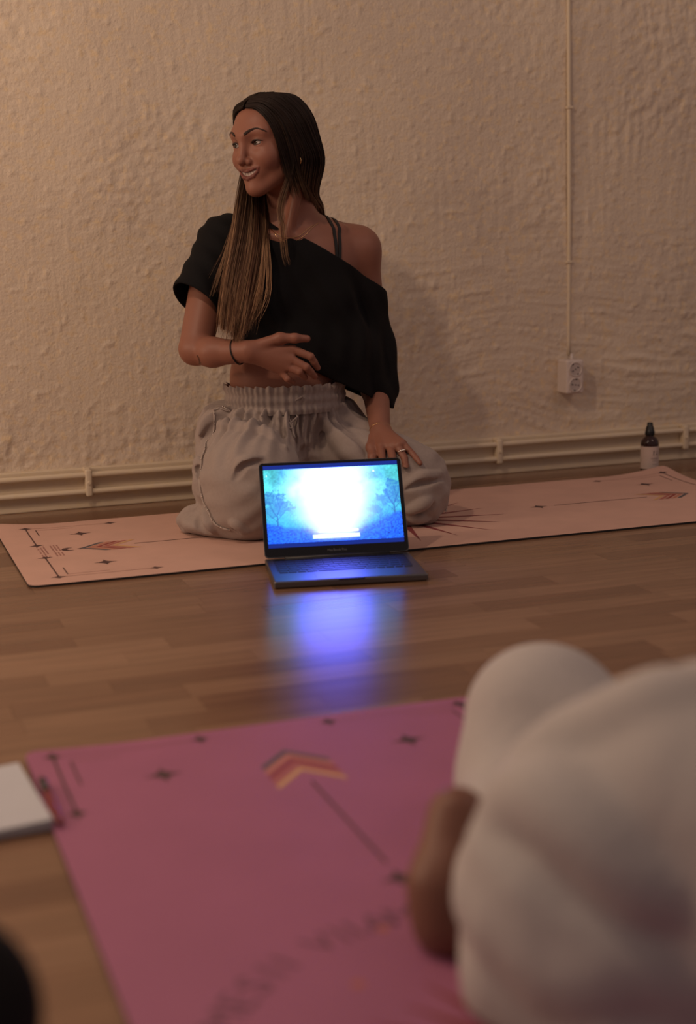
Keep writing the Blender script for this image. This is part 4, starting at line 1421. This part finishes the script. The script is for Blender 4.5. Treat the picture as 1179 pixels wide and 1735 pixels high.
    p.cone((0.868, 3.165, 0.125), (0.862, 3.150, 0.095), 0.105, 0.092, 0.04)         # right knee
    p.cone((0.862, 3.150, 0.080), (0.875, 3.50, 0.068), 0.072, 0.058, 0.03)          # right shin
    p.cone((1.085, 3.36, 0.190), (1.245, 3.165, 0.098), 0.100, 0.090, 0.04)          # left thigh
    p.cone((1.245, 3.165, 0.098), (1.250, 3.150, 0.084), 0.090, 0.082, 0.04)
    p.cone((1.250, 3.150, 0.080), (1.12, 3.50, 0.068), 0.074, 0.056, 0.03)
    p.cone((0.850, 3.34, 0.215), (0.812, 3.26, 0.130), 0.052, 0.050, 0.05)           # cloth hanging over the right hip
    p.cone((0.812, 3.27, 0.13), (0.795, 3.24, 0.045), 0.046, 0.042, 0.03)
    p.ell((0.800, 3.235, 0.030), (0.080, 0.085, 0.030), 0.03)                        # cloth pooled beside the right shin
    p.ell((1.275, 3.22, 0.035), (0.060, 0.09, 0.035), 0.03)
    # ridges of the larger folds (points slide onto the cloth)
    def fold(pts, r, k=0.012, off=-0.002, op='u', n=9):
        r *= 1.3; k *= 0.75
        P = p.snap(spline(pts, n), off)
        rr = [r * (0.35 + 0.65 * math.sin(PI * (i + 0.5) / n)) for i in range(n)]
        q.append((P, rr, k, op))
    q = []
    fold([(0.8239, 3.3000, 0.2440), (0.8505, 3.2200, 0.2432), (0.8914, 3.1700, 0.2234), (0.9173, 3.1300, 0.1905)], 0.013)
    fold([(0.8329, 3.3000, 0.2572), (0.8660, 3.2500, 0.2524), (0.9147, 3.2200, 0.2390), (0.9529, 3.2000, 0.2061)], 0.010, 0.010, 0.004, 's')
    fold([(0.9557, 3.2400, 0.2725), (0.9598, 3.2200, 0.2333), (0.9636, 3.2000, 0.1875)], 0.011)
    fold([(0.9350, 3.2400, 0.2874), (0.9376, 3.2200, 0.2484), (0.9474, 3.2000, 0.2119)], 0.008, 0.008, 0.003, 's')
    fold([(0.8126, 3.0800, 0.1679), (0.8295, 3.0800, 0.1903), (0.8646, 3.0800, 0.1930)], 0.009)
    fold([(0.8067, 3.0800, 0.1527), (0.8304, 3.0800, 0.1771), (0.8668, 3.0800, 0.1797)], 0.007, 0.007, 0.002, 's')
    fold([(0.7724, 3.3000, 0.2225), (0.7903, 3.3000, 0.2489), (0.8111, 3.3000, 0.2751)], 0.014)
    fold([(0.7779, 3.2800, 0.2039), (0.7958, 3.2800, 0.2302), (0.8081, 3.2800, 0.2568)], 0.010, 0.010, 0.003, 's')
    fold([(0.7622, 3.2500, 0.1679), (0.7761, 3.2400, 0.1614), (0.7803, 3.2200, 0.1503)], 0.010)
    fold([(0.7631, 3.2200, 0.1353), (0.7763, 3.2200, 0.1206), (0.7788, 3.2000, 0.1017)], 0.009)
    fold([(0.7572, 3.2200, 0.1575), (0.7693, 3.2200, 0.1511), (0.7748, 3.2000, 0.1373)], 0.007, 0.007, 0.001, 's')
    fold([(0.7610, 3.2000, 0.0705), (0.7661, 3.1800, 0.0490), (0.7629, 3.1500, 0.0208)], 0.012)
    fold([(0.7523, 3.2000, 0.0604), (0.7519, 3.1800, 0.0367), (0.7490, 3.1500, 0.0126)], 0.010, 0.010, 0.003, 's')
    fold([(0.7947, 3.0800, 0.0508), (0.7993, 3.0700, 0.0323), (0.8146, 3.0600, 0.0102)], 0.009)
    fold([(0.7864, 3.0800, 0.0449), (0.7897, 3.0700, 0.0265), (0.7983, 3.0600, 0.0064)], 0.006, 0.006, 0.001, 's')
    fold([(0.7285, 3.2600, 0.0105), (0.7491, 3.2600, 0.0365), (0.7717, 3.2400, 0.0588)], 0.012)
    fold([(1.2123, 3.0800, 0.1134), (1.2485, 3.0900, 0.1174), (1.2865, 3.1000, 0.1213)], 0.008)
    fold([(1.2063, 3.0800, 0.0974), (1.2454, 3.0900, 0.1038), (1.2908, 3.1000, 0.1085)], 0.006, 0.006, 0.001, 's')
    fold([(1.2069, 3.0700, 0.0235), (1.2363, 3.0700, 0.0444), (1.2671, 3.0800, 0.0623)], 0.013, 0.012, 0.004, 's')
    fold([(1.2072, 3.0700, 0.0441), (1.2337, 3.0700, 0.0611), (1.2585, 3.0800, 0.0768)], 0.010)
    fold([(1.2027, 3.0600, 0.0146), (1.2346, 3.0600, 0.0049), (1.2726, 3.0600, -0.0040)], 0.008)
    fold([(1.0711, 3.2000, 0.2421), (1.0819, 3.1500, 0.2130), (1.0848, 3.1200, 0.1758)], 0.016, 0.02, 0.0, 'u')
    fold([(1.0540, 3.2000, 0.2501), (1.0534, 3.1500, 0.2150), (1.0494, 3.1200, 0.1784)], 0.012, 0.012, 0.004, 's')
    for P, rr, k, op in q:
        p.chain([tuple(x) for x in P], rr, k, op)
    wc = np.array((0.9995, 3.3150, 0.3012))
    def wrinkles(P):
        x, y, z = P[0], P[1], P[2]
        an = np.arctan2(y - wc[1], x - wc[0])
        m = np.clip((z - 0.150) / 0.11, 0, 1) ** 1.3
        pl = -0.0078 * m * (np.sin(an * 27 + 1.2 * np.sin(z * 31)) * 0.6 + 0.5 * np.sin(an * 44 + 2))
        low = -0.0017 * (1 - m) * (np.sin(x * 70 + 55 * z + 2.2 * np.sin(y * 30 + z * 19)) + 0.7 * np.sin(z * 120 - x * 40 + 2.0 * np.sin(x * 26)))
        return pl + low
    p.warp(wrinkles)
    p.plane((1, 3.3, 0.0052), (0, 0, -1), 0.004)
    p.plane((wc[0], wc[1], wc[2] - 0.012), (0, 0, 1), 0.01)
    V, F = p.mesh((0.66, 2.99, 0.0), (1.42, 3.60, 0.36), 0.0032)
    tr = np_mesh('linen_trousers', V - inv, F, M['linen'], root)
    # elastic waistband with ruffled upper edge
    V = []; Fq = []
    na, nz = 420, 15
    for i in range(na):
        a = 2 * PI * i / na
        g1 = math.sin(a * 58 + 1.5 * math.sin(a * 5)); g2 = math.sin(a * 31 + 2)
        for j in range(nz):
            t = j / (nz - 1)
            z = 0.034 - 0.066 * t
            prof = 0.0035 * math.sin(t * PI * 3) ** 2 - 0.003 * (1 - t) * 0
            rip = (0.0011 * g1 + 0.0009 * g2) * (1.0 + 1.2 * (t < 0.2) + 0.8 * (t > 0.85))
            zz = z + (0.0022 * g2 + 0.0014 * g1) * max(0.0, 1 - t * 4)
            fl = 0.004 * max(0, 1 - t * 5)
            V.append((wc[0] - inv[0] + (0.1425 + prof + rip + fl) * math.cos(a), wc[1] - inv[1] + (0.1005 + prof + rip + fl) * math.sin(a), wc[2] - inv[2] + zz))
    for i in range(na):
        for j in range(nz - 1):
            i2 = (i + 1) % na
            Fq.append((i * nz + j, i * nz + j + 1, i2 * nz + j + 1, i2 * nz + j))
    wb = mesh_obj('waistband', V, Fq, M['linen'], tr, smooth=True)
    # drawstring
    parts = []
    for pts in ([(1.0059, 3.2050, 0.3112), (0.9980, 3.2000, 0.2877), (0.9888, 3.2000, 0.2665), (0.9736, 3.1900, 0.2440)], [(1.0088, 3.2050, 0.3110), (1.0048, 3.2000, 0.2805), (1.0050, 3.1900, 0.2502), (0.9996, 3.1800, 0.2217)]):
        P = p.snap(spline(pts, 14), 0.003)
        P[0] = np.array(pts[0])
        parts.append(tube(P - inv, 0.0021, 6))
    mesh_obj('drawstring', *join_meshes(parts), M['linen'], tr, smooth=True)
    # studded lace trim down the side seams
    for pts in ([(0.8330, 3.2600, 0.3078), (0.8207, 3.2800, 0.2903), (0.8134, 3.2800, 0.2496), (0.8012, 3.2700, 0.2173), (0.7868, 3.2400, 0.1852), (0.7811, 3.2000, 0.1558), (0.7828, 3.2000, 0.1327), (0.7793, 3.1700, 0.0970), (0.7754, 3.1400, 0.0552), (0.7800, 3.1000, 0.0218)],
                [(1.2426, 3.2600, 0.1988), (1.2730, 3.2300, 0.1805), (1.2999, 3.2000, 0.1597), (1.3246, 3.1800, 0.1295), (1.3460, 3.1600, 0.0953), (1.3626, 3.1500, 0.0600), (1.3656, 3.1300, 0.0233), (1.3552, 3.1100, 0.0036)]):
        P = p.snap(spline(pts, 46), 0.0030, 12)
        V, Fq = tube(P - inv, [0.0022 + 0.0006 * math.sin(i * 1.9) for i in range(len(P))], 6)
        tm = mesh_obj('lace_trim', V, Fq, M['lace'], tr, smooth=True)
        parts = []
        for i in range(0, 46, 1):
            if i % 3 == 2: continue
            parts.append(sphere_vf(P[i] - inv + np.array((-0.0012, -0.0032, 0.0012)), 0.0016, 7, 5))
        tag(mesh_obj('studs', *join_meshes(parts), M['silver'], tm, smooth=True), kind='stuff')

    # ---------------- jewellery
    def ring_around(c, axis, r, rt, mat, nm, tilt=0.0, n=40):
        ax_ = Vector(axis).normalized()
        u = ax_.orthogonal().normalized(); v = ax_.cross(u)
        path = [Vector(c) + u * (r * math.cos(2 * PI * i / n)) + v * (r * math.sin(2 * PI * i / n)) - Vector(inv) for i in range(n)]
        V, Fq = tube(path, rt, 7, closed=True)
        return mesh_obj(nm, V, Fq, mat, root, smooth=True)
    wr = np.array((0.8499, 3.1820, 0.4228)); dr = np.array((0.8797, 3.1500, 0.4378)) - np.array((0.8090, 3.2200, 0.4117))
    ring_around(wr, dr, 0.0285, 0.0018, M['strap'], 'hair_tie')['label'] = 'thin black band on the right wrist'
    wl = np.array((1.1941, 3.2000, 0.2217)); dl = np.array((1.1869, 3.1800, 0.2023)) - np.array((1.2031, 3.2400, 0.2573))
    br = ring_around(wl, dl, 0.0262, 0.0007, M['gold'], 'bracelet')
    V, Fq = sphere_vf(np.array((1.1858, 3.1720, 0.2255)) - inv, 0.0026, 8, 6)
    mesh_obj('bead', V, Fq, M['gold'], br, smooth=True)
    # finger ring
    rc = np.array((1.2100, 3.1080, 0.1808)); rd = np.array((1.2128, 3.0970, 0.1684)) - np.array((1.2062, 3.1200, 0.1946))
    rg = ring_around(rc, rd, 0.0098, 0.0013, M['silver'], 'ring', n=24)
    parts = [sphere_vf(rc + np.array(o) - inv, 0.0022, 7, 5) for o in ((-0.004, -0.009, 0.004), (0.0005, -0.0095, 0.0055), (0.005, -0.008, 0.006))]
    mesh_obj('stones', *join_meshes(parts), M['silver'], rg, smooth=True)
    # hoop earring
    ec = np.array(hw((0.006, 0.078, -0.053)))
    ring_around(ec, HEAD_F, 0.0105, 0.0011, M['gold'], 'hoop_earring', n=28)
    # two fine chains
    for pts, pend in (([(0.9672, 3.3000, 0.7125), (0.9729, 3.2700, 0.6854), (0.9961, 3.2600, 0.6702), (1.0245, 3.2600, 0.6736), (1.0675, 3.2900, 0.6944)], None),
                      ([(0.9627, 3.3000, 0.7046), (0.9781, 3.2700, 0.6720), (1.0028, 3.2600, 0.6595), (1.0343, 3.2600, 0.6707), (1.0794, 3.3000, 0.6970)], (1.0026, 3.2550, 0.6581))):
        P = bf.snap(spline(pts, 30), 0.0008)
        V, Fq = tube(P - inv, 0.0006, 5)
        nk = mesh_obj('necklace', V, Fq, M['gold'], root, smooth=True)
        if pend:
            pc = bf.snap([pend], 0.001)[0]
            parts = [sphere_vf(pc + np.array((dx, 0, -0.003)) - inv, 0.0021, 8, 6) for dx in (-0.003, 0.003)]
            mesh_obj('pendant', *join_meshes(parts), M['gold'], nk, smooth=True)
    build_hair(root, inv)
    return root

def build_hair(root, inv):
    rng = np.random.default_rng(11)
    def H(L):
        return [np.array(hw((p[0] * (0.93 if p[0] < 0 else 0.985), p[1] * 0.955, p[2] * (0.895 if p[2] > 0 else 1.0)))) for p in L]
    near = [
        H([(.067, .005, .086), (.063, .033, .078), (.055, .054, .046), (.048, .065, .000), (.041, .067, -.045), (.034, .067, -.090), (.024, .066, -.140)]),
        H([(.058, .003, .095), (.050, .044, .087), (.036, .071, .048), (.026, .080, -.005), (.018, .081, -.055), (.008, .081, -.100), (-.004, .080, -.135)]),
        H([(.044, .002, .104), (.036, .050, .095), (.016, .081, .050), (.000, .089, -.005), (-.016, .091, -.055)]) + [np.array(q) for q in ((1.0439, 3.2620, 0.7817), (1.1039, 3.3400, 0.7379), (1.1462, 3.4400, 0.6935))],
        H([(.010, .002, .113), (.002, .052, .103), (-.015, .086, .055), (-.030, .094, -.005), (-.044, .094, -.060)]) + [np.array(q) for q in ((1.0668, 3.2850, 0.7770), (1.1072, 3.3500, 0.7368), (1.1520, 3.4500, 0.6723))],
        H([(-.040, .000, .111), (-.055, .050, .096), (-.070, .077, .050), (-.083, .080, -.010), (-.090, .078, -.065)]) + [np.array(q) for q in ((1.0925, 3.3200, 0.7739), (1.1196, 3.3700, 0.7329), (1.1561, 3.4750, 0.6296))],
        H([(-.078, .000, .091), (-.098, .035, .067), (-.109, .045, .020), (-.112, .045, -.040), (-.110, .042, -.090)]) + [np.array(q) for q in ((1.1047, 3.3800, 0.7691), (1.1196, 3.4300, 0.7218), (1.1318, 3.4900, 0.5727))],
    ]
    far = [
        H([(.067, -.002, .086), (.060, -.036, .076), (.040, -.064, .042), (.020, -.074, .000), (.022, -.076, -.050)]) + [np.array(q) for q in ((0.8974, 3.3000, 0.7559), (0.8601, 3.2250, 0.6704), (0.8237, 3.1850, 0.5619), (0.8080, 3.1720, 0.4567))],
        H([(.056, .000, .098), (.046, -.048, .090), (.022, -.078, .050), (.006, -.086, -.005), (.006, -.085, -.060)]) + [np.array(q) for q in ((0.9207, 3.3100, 0.7479), (0.8851, 3.2280, 0.6608), (0.8469, 3.1830, 0.5482), (0.8242, 3.1650, 0.4356))],
        H([(.010, .000, .114), (.000, -.052, .104), (-.015, -.086, .055), (-.025, -.090, -.005), (-.020, -.085, -.060)]) + [np.array(q) for q in ((0.9485, 3.3250, 0.7400), (0.9142, 3.2350, 0.6496), (0.8751, 3.1880, 0.5406), (0.8427, 3.1680, 0.4397))],
        H([(-.040, .000, .112), (-.055, -.050, .097), (-.068, -.076, .050), (-.072, -.078, -.010), (-.060, -.074, -.070)]) + [np.array(q) for q in ((0.9708, 3.3350, 0.7265), (0.9417, 3.2450, 0.6424), (0.9033, 3.2000, 0.5457), (0.8642, 3.1800, 0.4538))],
    ]
    VV = []; FF = []; CC = []
    cnt = 0
    def strands(guides, n, nseg, spread, rad, wob, end_jit, gl=0.0, gh=1.0, dark=0.0, per=26):
        nonlocal cnt
        G = np.array([spline(g, nseg) for g in guides])          # (g, nseg, 3)
        k = len(G)
        ncl = max(3, n // per)
        clumps = [(gl + (gh - gl) * rng.random(), rng.random(), rng.normal(0, spread), rng.random() < 0.45, rng.normal(0, 1, 3) * wob * 0.8, rng.random()) for _ in range(ncl)]
        for i in range(n):
            gc, ctone, clay, cbl, cwob, cend = clumps[int(rng.integers(ncl))]
            g0 = np.clip(gc + rng.normal(0, 0.075), gl, gh)
            w_ = np.linspace(0, 1, nseg) ** 1.3
            g = g0 * (1 - 0.72 * w_) + gc * 0.72 * w_
            x = g * (k - 1); a = np.minimum(x.astype(int), k - 2); t = (x - a)[:, None]
            ii = np.arange(nseg)
            P = G[a, ii] * (1 - t) + G[a + 1, ii] * t
            u = np.linspace(0, 1, nseg)[:, None]
            # layer: some strands lie deeper, some proud of the mass
            ctr = np.array(HEAD_O) + np.array((0, 0, -0.02))
            radial = P - ctr; radial[:, 2] *= 0.4
            radial /= np.linalg.norm(radial, axis=1)[:, None] + 1e-6
            lay = clay + rng.normal(0, spread * 0.6)
            P = P + radial * (lay * np.clip(u * 2.5, 0.25, 1) + 0.0022 * np.clip(1.6 - 2.2 * u, 0, 1)) + (cwob + rng.normal(0, 1, 3) * wob * 0.45) * u ** 1.5
            ph = rng.random(3) * 6.28
            P = P + np.sin(u * np.array((5, 6, 4)) + ph) * (wob * 0.35) * u
            L = 1 - end_jit * (0.6 * cend + 0.4 * rng.random()) ** 2
            m = max(6, int(nseg * L)); P = P[:m]
            r = rad * (0.7 + 0.6 * rng.random())
            tone = 0.6 * ctone + 0.4 * rng.random()
            blond = cbl if rng.random() < 0.75 else (rng.random() < 0.45)
            zz = P[:, 2]
            s = np.clip((0.83 - zz) / 0.28, 0, 1)[:, None]
            c0 = np.array([0.0155, 0.0085, 0.0065]) * (0.6 + 0.9 * tone)
            c1 = (np.array([0.56, 0.33, 0.18]) if blond else np.array([0.17, 0.080, 0.044])) * (0.6 + 0.75 * tone)
            col = c0 * (1 - s) + c1 * s
            if blond and rng.random() < 0.35:
                col = col + np.array([0.05, 0.03, 0.02]) * np.clip((u[:m] - 0.12) * 3, 0, 1)
            col = col * (1 - dark)
            # three-sided tapering strand
            t_ = np.gradient(P, axis=0); t_ /= np.linalg.norm(t_, axis=1)[:, None] + 1e-9
            n1 = np.cross(t_, radial[:m]); n1 /= np.linalg.norm(n1, axis=1)[:, None] + 1e-9
            n2 = np.cross(t_, n1)
            rr = r * np.clip(1.25 - np.linspace(0, 1, m) ** 3, 0.2, 1)[:, None]
            ring = np.stack([P + n1 * rr * math.cos(a_) + n2 * rr * math.sin(a_) for a_ in (0.3, 0.3 + 2.094, 0.3 + 4.189)], 1)
            VV.append(ring.reshape(-1, 3)); CC.append(np.repeat(col, 3, 0))
            b = cnt + np.arange(m - 1) * 3
            for s_ in range(3):
                s2 = (s_ + 1) % 3
                FF.append(np.stack([b + s_, b + s2, b + 3 + s2, b + 3 + s_], -1))
            cnt += m * 3
    strands(near[:3], 620, 26, 0.0026, 0.00072, 0.004, 0.5, per=12)
    strands(near[1:], 1700, 30, 0.0026, 0.00075, 0.003, 0.08)
    strands(far, 1500, 34, 0.0030, 0.00078, 0.008, 0.22)
    # a dense body of hair falling over the right breast
    strands([far[0][4:], far[1][4:], far[2][4:], far[3][4:]], 700, 24, 0.005, 0.00085, 0.008, 0.25)
    # loose wisps: in front of the ear over the neck, and astray over the top
    wisp = [H([(.044, .066, .030), (.034, .075, -.010), (.029, .076, -.060)]) + [np.array(q) for q in ((0.9701, 3.2350, 0.7464), (0.9709, 3.2250, 0.6941), (0.9773, 3.2250, 0.6350), (0.9860, 3.2250, 0.6018))],
            H([(.036, .072, .030), (.026, .081, -.010), (.020, .081, -.060)]) + [np.array(q) for q in ((0.9868, 3.2350, 0.7462), (0.9876, 3.2250, 0.6937), (0.9902, 3.2300, 0.6412), (0.9965, 3.2350, 0.6146))]]
    strands(wisp, 40, 30, 0.002, 0.00042, 0.006, 0.35, per=3)
    stray = [far[3][4:6] + [np.array(q) for q in ((0.9444, 3.2250, 0.6489), (0.9347, 3.1900, 0.5841), (0.9234, 3.1850, 0.5389), (0.8889, 3.1750, 0.4949))],
             far[3][4:6] + [np.array(q) for q in ((0.9306, 3.2250, 0.6492), (0.9096, 3.1900, 0.5719), (0.8939, 3.1800, 0.5206), (0.8776, 3.1700, 0.4498))]]
    strands(stray, 60, 28, 0.003, 0.00042, 0.010, 0.3, per=4)
    stray = [far[0][4:6] + [np.array(q) for q in ((0.8404, 3.2250, 0.6514), (0.8116, 3.2050, 0.6006), (0.7827, 3.2000, 0.5499))],
             far[0][4:6] + [np.array(q) for q in ((0.8540, 3.2250, 0.6511), (0.8286, 3.2000, 0.5872), (0.8068, 3.1900, 0.5105))]]
    strands(stray, 26, 24, 0.003, 0.00040, 0.008, 0.3, per=3)
    V = np.vstack(VV); F = np.vstack(FF); Cc = np.vstack(CC)
    # scalp mass under the strands so no skin shows between them
    c = Field()
    c.ell(hw((-0.008, 0, 0.0255)), (0.0955, 0.0745, 0.0742), 0.01, 'u', HR)
    c.ell(hw((-0.044, 0, -0.045)), (0.058, 0.069, 0.082), 0.04, 'u', HR)
    c.ell(hw((0.126, 0, -0.018)), (0.108, 0.0850, 0.112), 0.006, 's', HR)
    c.ell(hw((0.058, 0, -0.110)), (0.085, 0.100, 0.075), 0.01, 's', HR)
    V2, F2 = c.mesh((0.82, 3.16, 0.72), (1.14, 3.44, 1.02), 0.003)
    Cc2 = np.tile(np.array([0.0125, 0.0070, 0.0055]), (len(V2), 1))
    F2 = F2 + len(V)
    np_mesh('hair', np.vstack([V, V2]) - inv, np.vstack([F, F2]), M['hair'], root, np.vstack([Cc, Cc2]))
build_woman()

# ------------------------------------------------------------------ people in the foreground
def build_seated_person():
    root = empty('person', (0.85, 1.15, 0.0045))
    tag(root, 'person in off-white clothes sitting cross-legged on the pink mat at the right', 'person')
    inv = np.array((0.85, 1.15, 0.0045), np.float32)
    # skin: bare foot tucked under the near knee, plus head, neck and hands outside the frame
    f = Field()
    f.cone((0.5328, 1.2350, 0.1143), (0.5082, 1.2050, 0.0613), 0.030, 0.034, 0.03)
    f.cone((0.5082, 1.2050, 0.0613), (0.5084, 1.1950, 0.0296), 0.034, 0.036, 0.02)
    f.cone((0.5106, 1.2000, 0.0360), (0.6194, 1.2500, -0.0225), 0.033, 0.030, 0.02)
    f.plane((0, 0, 0.0052), (0, 0, -1), 0.004)
    V, F = f.mesh((0.40, 1.05, 0.0), (0.80, 1.40, 0.22), 0.0035)
    col = np.tile(np.array([0.20, 0.090, 0.062]), (len(V), 1))
    np_mesh('foot', V - inv, F, M['skin'], root, col)
    # trousers: far knee, near knee and thigh, seat
    p = Field()
    p.cone((0.7348, 1.4600, 0.1171), (0.7086, 1.4300, 0.0512), 0.086, 0.078, 0.04)
    p.cone((0.7435, 1.4400, 0.1066), (0.80, 1.24, 0.075), 0.080, 0.062, 0.04)
    p.cone((0.80, 1.24, 0.075), (0.86, 0.98, 0.11), 0.062, 0.10, 0.05)
    p.cone((0.6889, 1.4200, 0.0613), (0.5962, 1.2700, 0.0561), 0.066, 0.050, 0.04)
    p.cone((0.5542, 1.1500, 0.0915), (0.6166, 1.0600, 0.1378), 0.052, 0.112, 0.03)
    p.cone((0.6166, 1.0600, 0.1378), (0.6697, 0.9850, 0.2062), 0.112, 0.106, 0.04)
    p.cone((0.6697, 0.9850, 0.2062), (0.73, 0.88, 0.19), 0.106, 0.140, 0.04)
    p.cone((0.5529, 1.1400, 0.0640), (0.5474, 1.0700, 0.0350), 0.052, 0.070, 0.04)
    p.cone((0.5474, 1.0700, 0.0350), (0.5947, 0.9800, 0.0061), 0.070, 0.095, 0.04)
    p.cone((0.5796, 1.0550, 0.0804), (0.72, 0.92, 0.11), 0.072, 0.125, 0.05)
    p.ell((0.80, 0.88, 0.13), (0.18, 0.17, 0.125), 0.06)
    q = []
    def fold(pts, r, off=-0.010, op='u', k=0.035, n=14):
        P = p.snap(spline(pts, n), off)
        q.append((P, [r * (0.4 + 0.6 * math.sin(PI * (i + 0.5) / n)) for i in range(n)], k, op))
    fold([(0.5079, 1.1000, 0.1479), (0.5352, 1.0800, 0.1405), (0.5544, 1.0300, 0.1286), (0.6050, 1.0000, 0.1009), (0.6301, 0.9500, 0.0933)], 0.019)
    fold([(0.5049, 1.1000, 0.1071), (0.5352, 1.0800, 0.0883), (0.5548, 1.0300, 0.0749), (0.6061, 1.0000, 0.0363), (0.6316, 0.9500, 0.0356)], 0.019)
    fold([(0.5279, 1.1000, 0.1748), (0.5535, 1.0500, 0.1869), (0.5816, 1.0000, 0.1757), (0.6173, 0.9500, 0.1671)], 0.019)
    fold([(0.5433, 1.1200, 0.1788), (0.5691, 1.0800, 0.2299), (0.5920, 1.0300, 0.2768), (0.6164, 0.9800, 0.3160)], 0.012)
    for P, rr, k, op in q:
        p.chain([tuple(x) for x in P], rr, k, op)
    p.plane((0, 0, 0.0055), (0, 0, -1), 0.005)
    V, F = p.mesh((0.40, 0.60, 0.0), (1.08, 1.65, 0.36), 0.006)
    np_mesh('loose_trousers', V - inv, F, M['white_cotton'], root)
    # sweater and head: outside the frame from here
    s = Field()
    s.ell((0.84, 0.86, 0.24), (0.165, 0.14, 0.14), 0.05)
    s.cone((0.845, 0.86, 0.30), (0.85, 0.89, 0.52), 0.135, 0.12, 0.06)
    s.cone((0.70, 0.90, 0.565), (1.00, 0.88, 0.565), 0.058, 0.058, 0.06)
    s.chain([(0.695, 0.90, 0.56), (0.705, 0.82, 0.36), (0.78, 0.98, 0.29)], [0.054, 0.044, 0.036], 0.03)
    s.chain([(1.005, 0.88, 0.56), (1.05, 0.84, 0.34), (0.96, 1.00, 0.27)], [0.054, 0.044, 0.036], 0.03)
    V, F = s.mesh((0.62, 0.66, 0.08), (1.16, 1.10, 0.66), 0.008)
    np_mesh('sweater', V - inv, F, M['white_cotton'], root)
    h = Field()
    h.cone((0.85, 0.90, 0.58), (0.85, 0.915, 0.68), 0.050, 0.048, 0.03)
    h.ell((0.85, 0.925, 0.775), (0.076, 0.090, 0.108), 0.03)
    h.ell((0.85, 0.975, 0.735), (0.050, 0.046, 0.062), 0.03)
    h.cone((0.85, 1.005, 0.775), (0.85, 1.024, 0.742), 0.008, 0.011, 0.012)
    for sx in (-1, 1):
        h.ell((0.85 + sx * 0.030, 1.012, 0.783), (0.014, 0.012, 0.008), 0.006, 's')
        h.ell((0.85 + sx * 0.078, 0.925, 0.765), (0.008, 0.018, 0.030), 0.006)
    h.cone((0.832, 1.008, 0.708), (0.868, 1.008, 0.708), 0.006, 0.006, 0.006)
    V, F = h.mesh((0.72, 0.80, 0.50), (0.98, 1.07, 0.92), 0.004)
    np_mesh('head', V - inv, F, M['skin'], root, np.tile(np.array([0.24, 0.115, 0.08]), (len(V), 1)))
    for kx, dr in (((0.80, 1.02, 0.280), (0.25, 0.8, -0.25)), ((0.945, 1.03, 0.262), (-0.25, 0.8, -0.3))):
        h = Field()
        b = np.array(kx); dr = np.array(dr) / np.linalg.norm(dr); sd = np.cross(dr, (0, 0, 1.0)); sd /= np.linalg.norm(sd)
        h.cone(b - dr * 0.035, b + dr * 0.03, 0.025, 0.028, 0.02)
        for i in range(4):
            o = sd * (i - 1.5) * 0.017
            h.chain([b + dr * 0.04 + o, b + dr * 0.075 + o, b + dr * 0.095 + o + np.array((0, 0, -0.02))], [0.0095, 0.0085, 0.0075], 0.003)
        h.chain([b + sd * 0.02, b + sd * 0.042 + dr * 0.03, b + sd * 0.045 + dr * 0.055], [0.012, 0.010, 0.008], 0.006)
        V, F = h.mesh(b - 0.14, b + 0.14, 0.004)
        np_mesh('hand', V - inv, F, M['skin'], root, np.tile(np.array([0.24, 0.115, 0.08]), (len(V), 1)))
    g = Field()
    g.ell((0.85, 0.912, 0.795), (0.086, 0.096, 0.104), 0.02)
    g.ell((0.85, 0.865, 0.68), (0.075, 0.048, 0.12), 0.05)
    g.ell((0.85, 1.02, 0.74), (0.075, 0.078, 0.10), 0.01, 's')
    V, F = g.mesh((0.72, 0.76, 0.50), (0.98, 1.06, 0.94), 0.006)
    np_mesh('hair', V - inv, F, M['hair'], root, np.tile(np.array([0.05, 0.028, 0.018]), (len(V), 1)))
build_seated_person()

def build_dark_person():
    root = empty('person', (-0.25, 0.72, 0.0005))
    tag(root, 'person in black clothing of whom only a knee shows at the lower left corner', 'person')
    inv = np.array((-0.25, 0.72, 0.0005), np.float32)
    p = Field()
    k = np.array((0.0286, 0.9200, 0.1773))
    p.cone(tuple(k), (-0.16, 0.62, 0.13), 0.066, 0.080, 0.03)
    p.cone((-0.16, 0.62, 0.13), (-0.42, 0.36, 0.13), 0.080, 0.105, 0.04)
    p.cone(tuple(k + np.array((-0.01, -0.01, -0.01))), (-0.30, 0.80, 0.055), 0.056, 0.048, 0.03)
    p.ell((-0.50, 0.34, 0.14), (0.17, 0.17, 0.14), 0.06)
    p.cone((-0.58, 0.42, 0.13), (-0.52, 0.78, 0.10), 0.09, 0.06, 0.05)
    p.plane((0, 0, 0.001), (0, 0, -1), 0.004)
    V, F = p.mesh((-0.75, 0.12, 0.0), (0.16, 1.02, 0.34), 0.006)
    np_mesh('black_trousers', V - inv, F, M['shirt'], root)
build_dark_person()
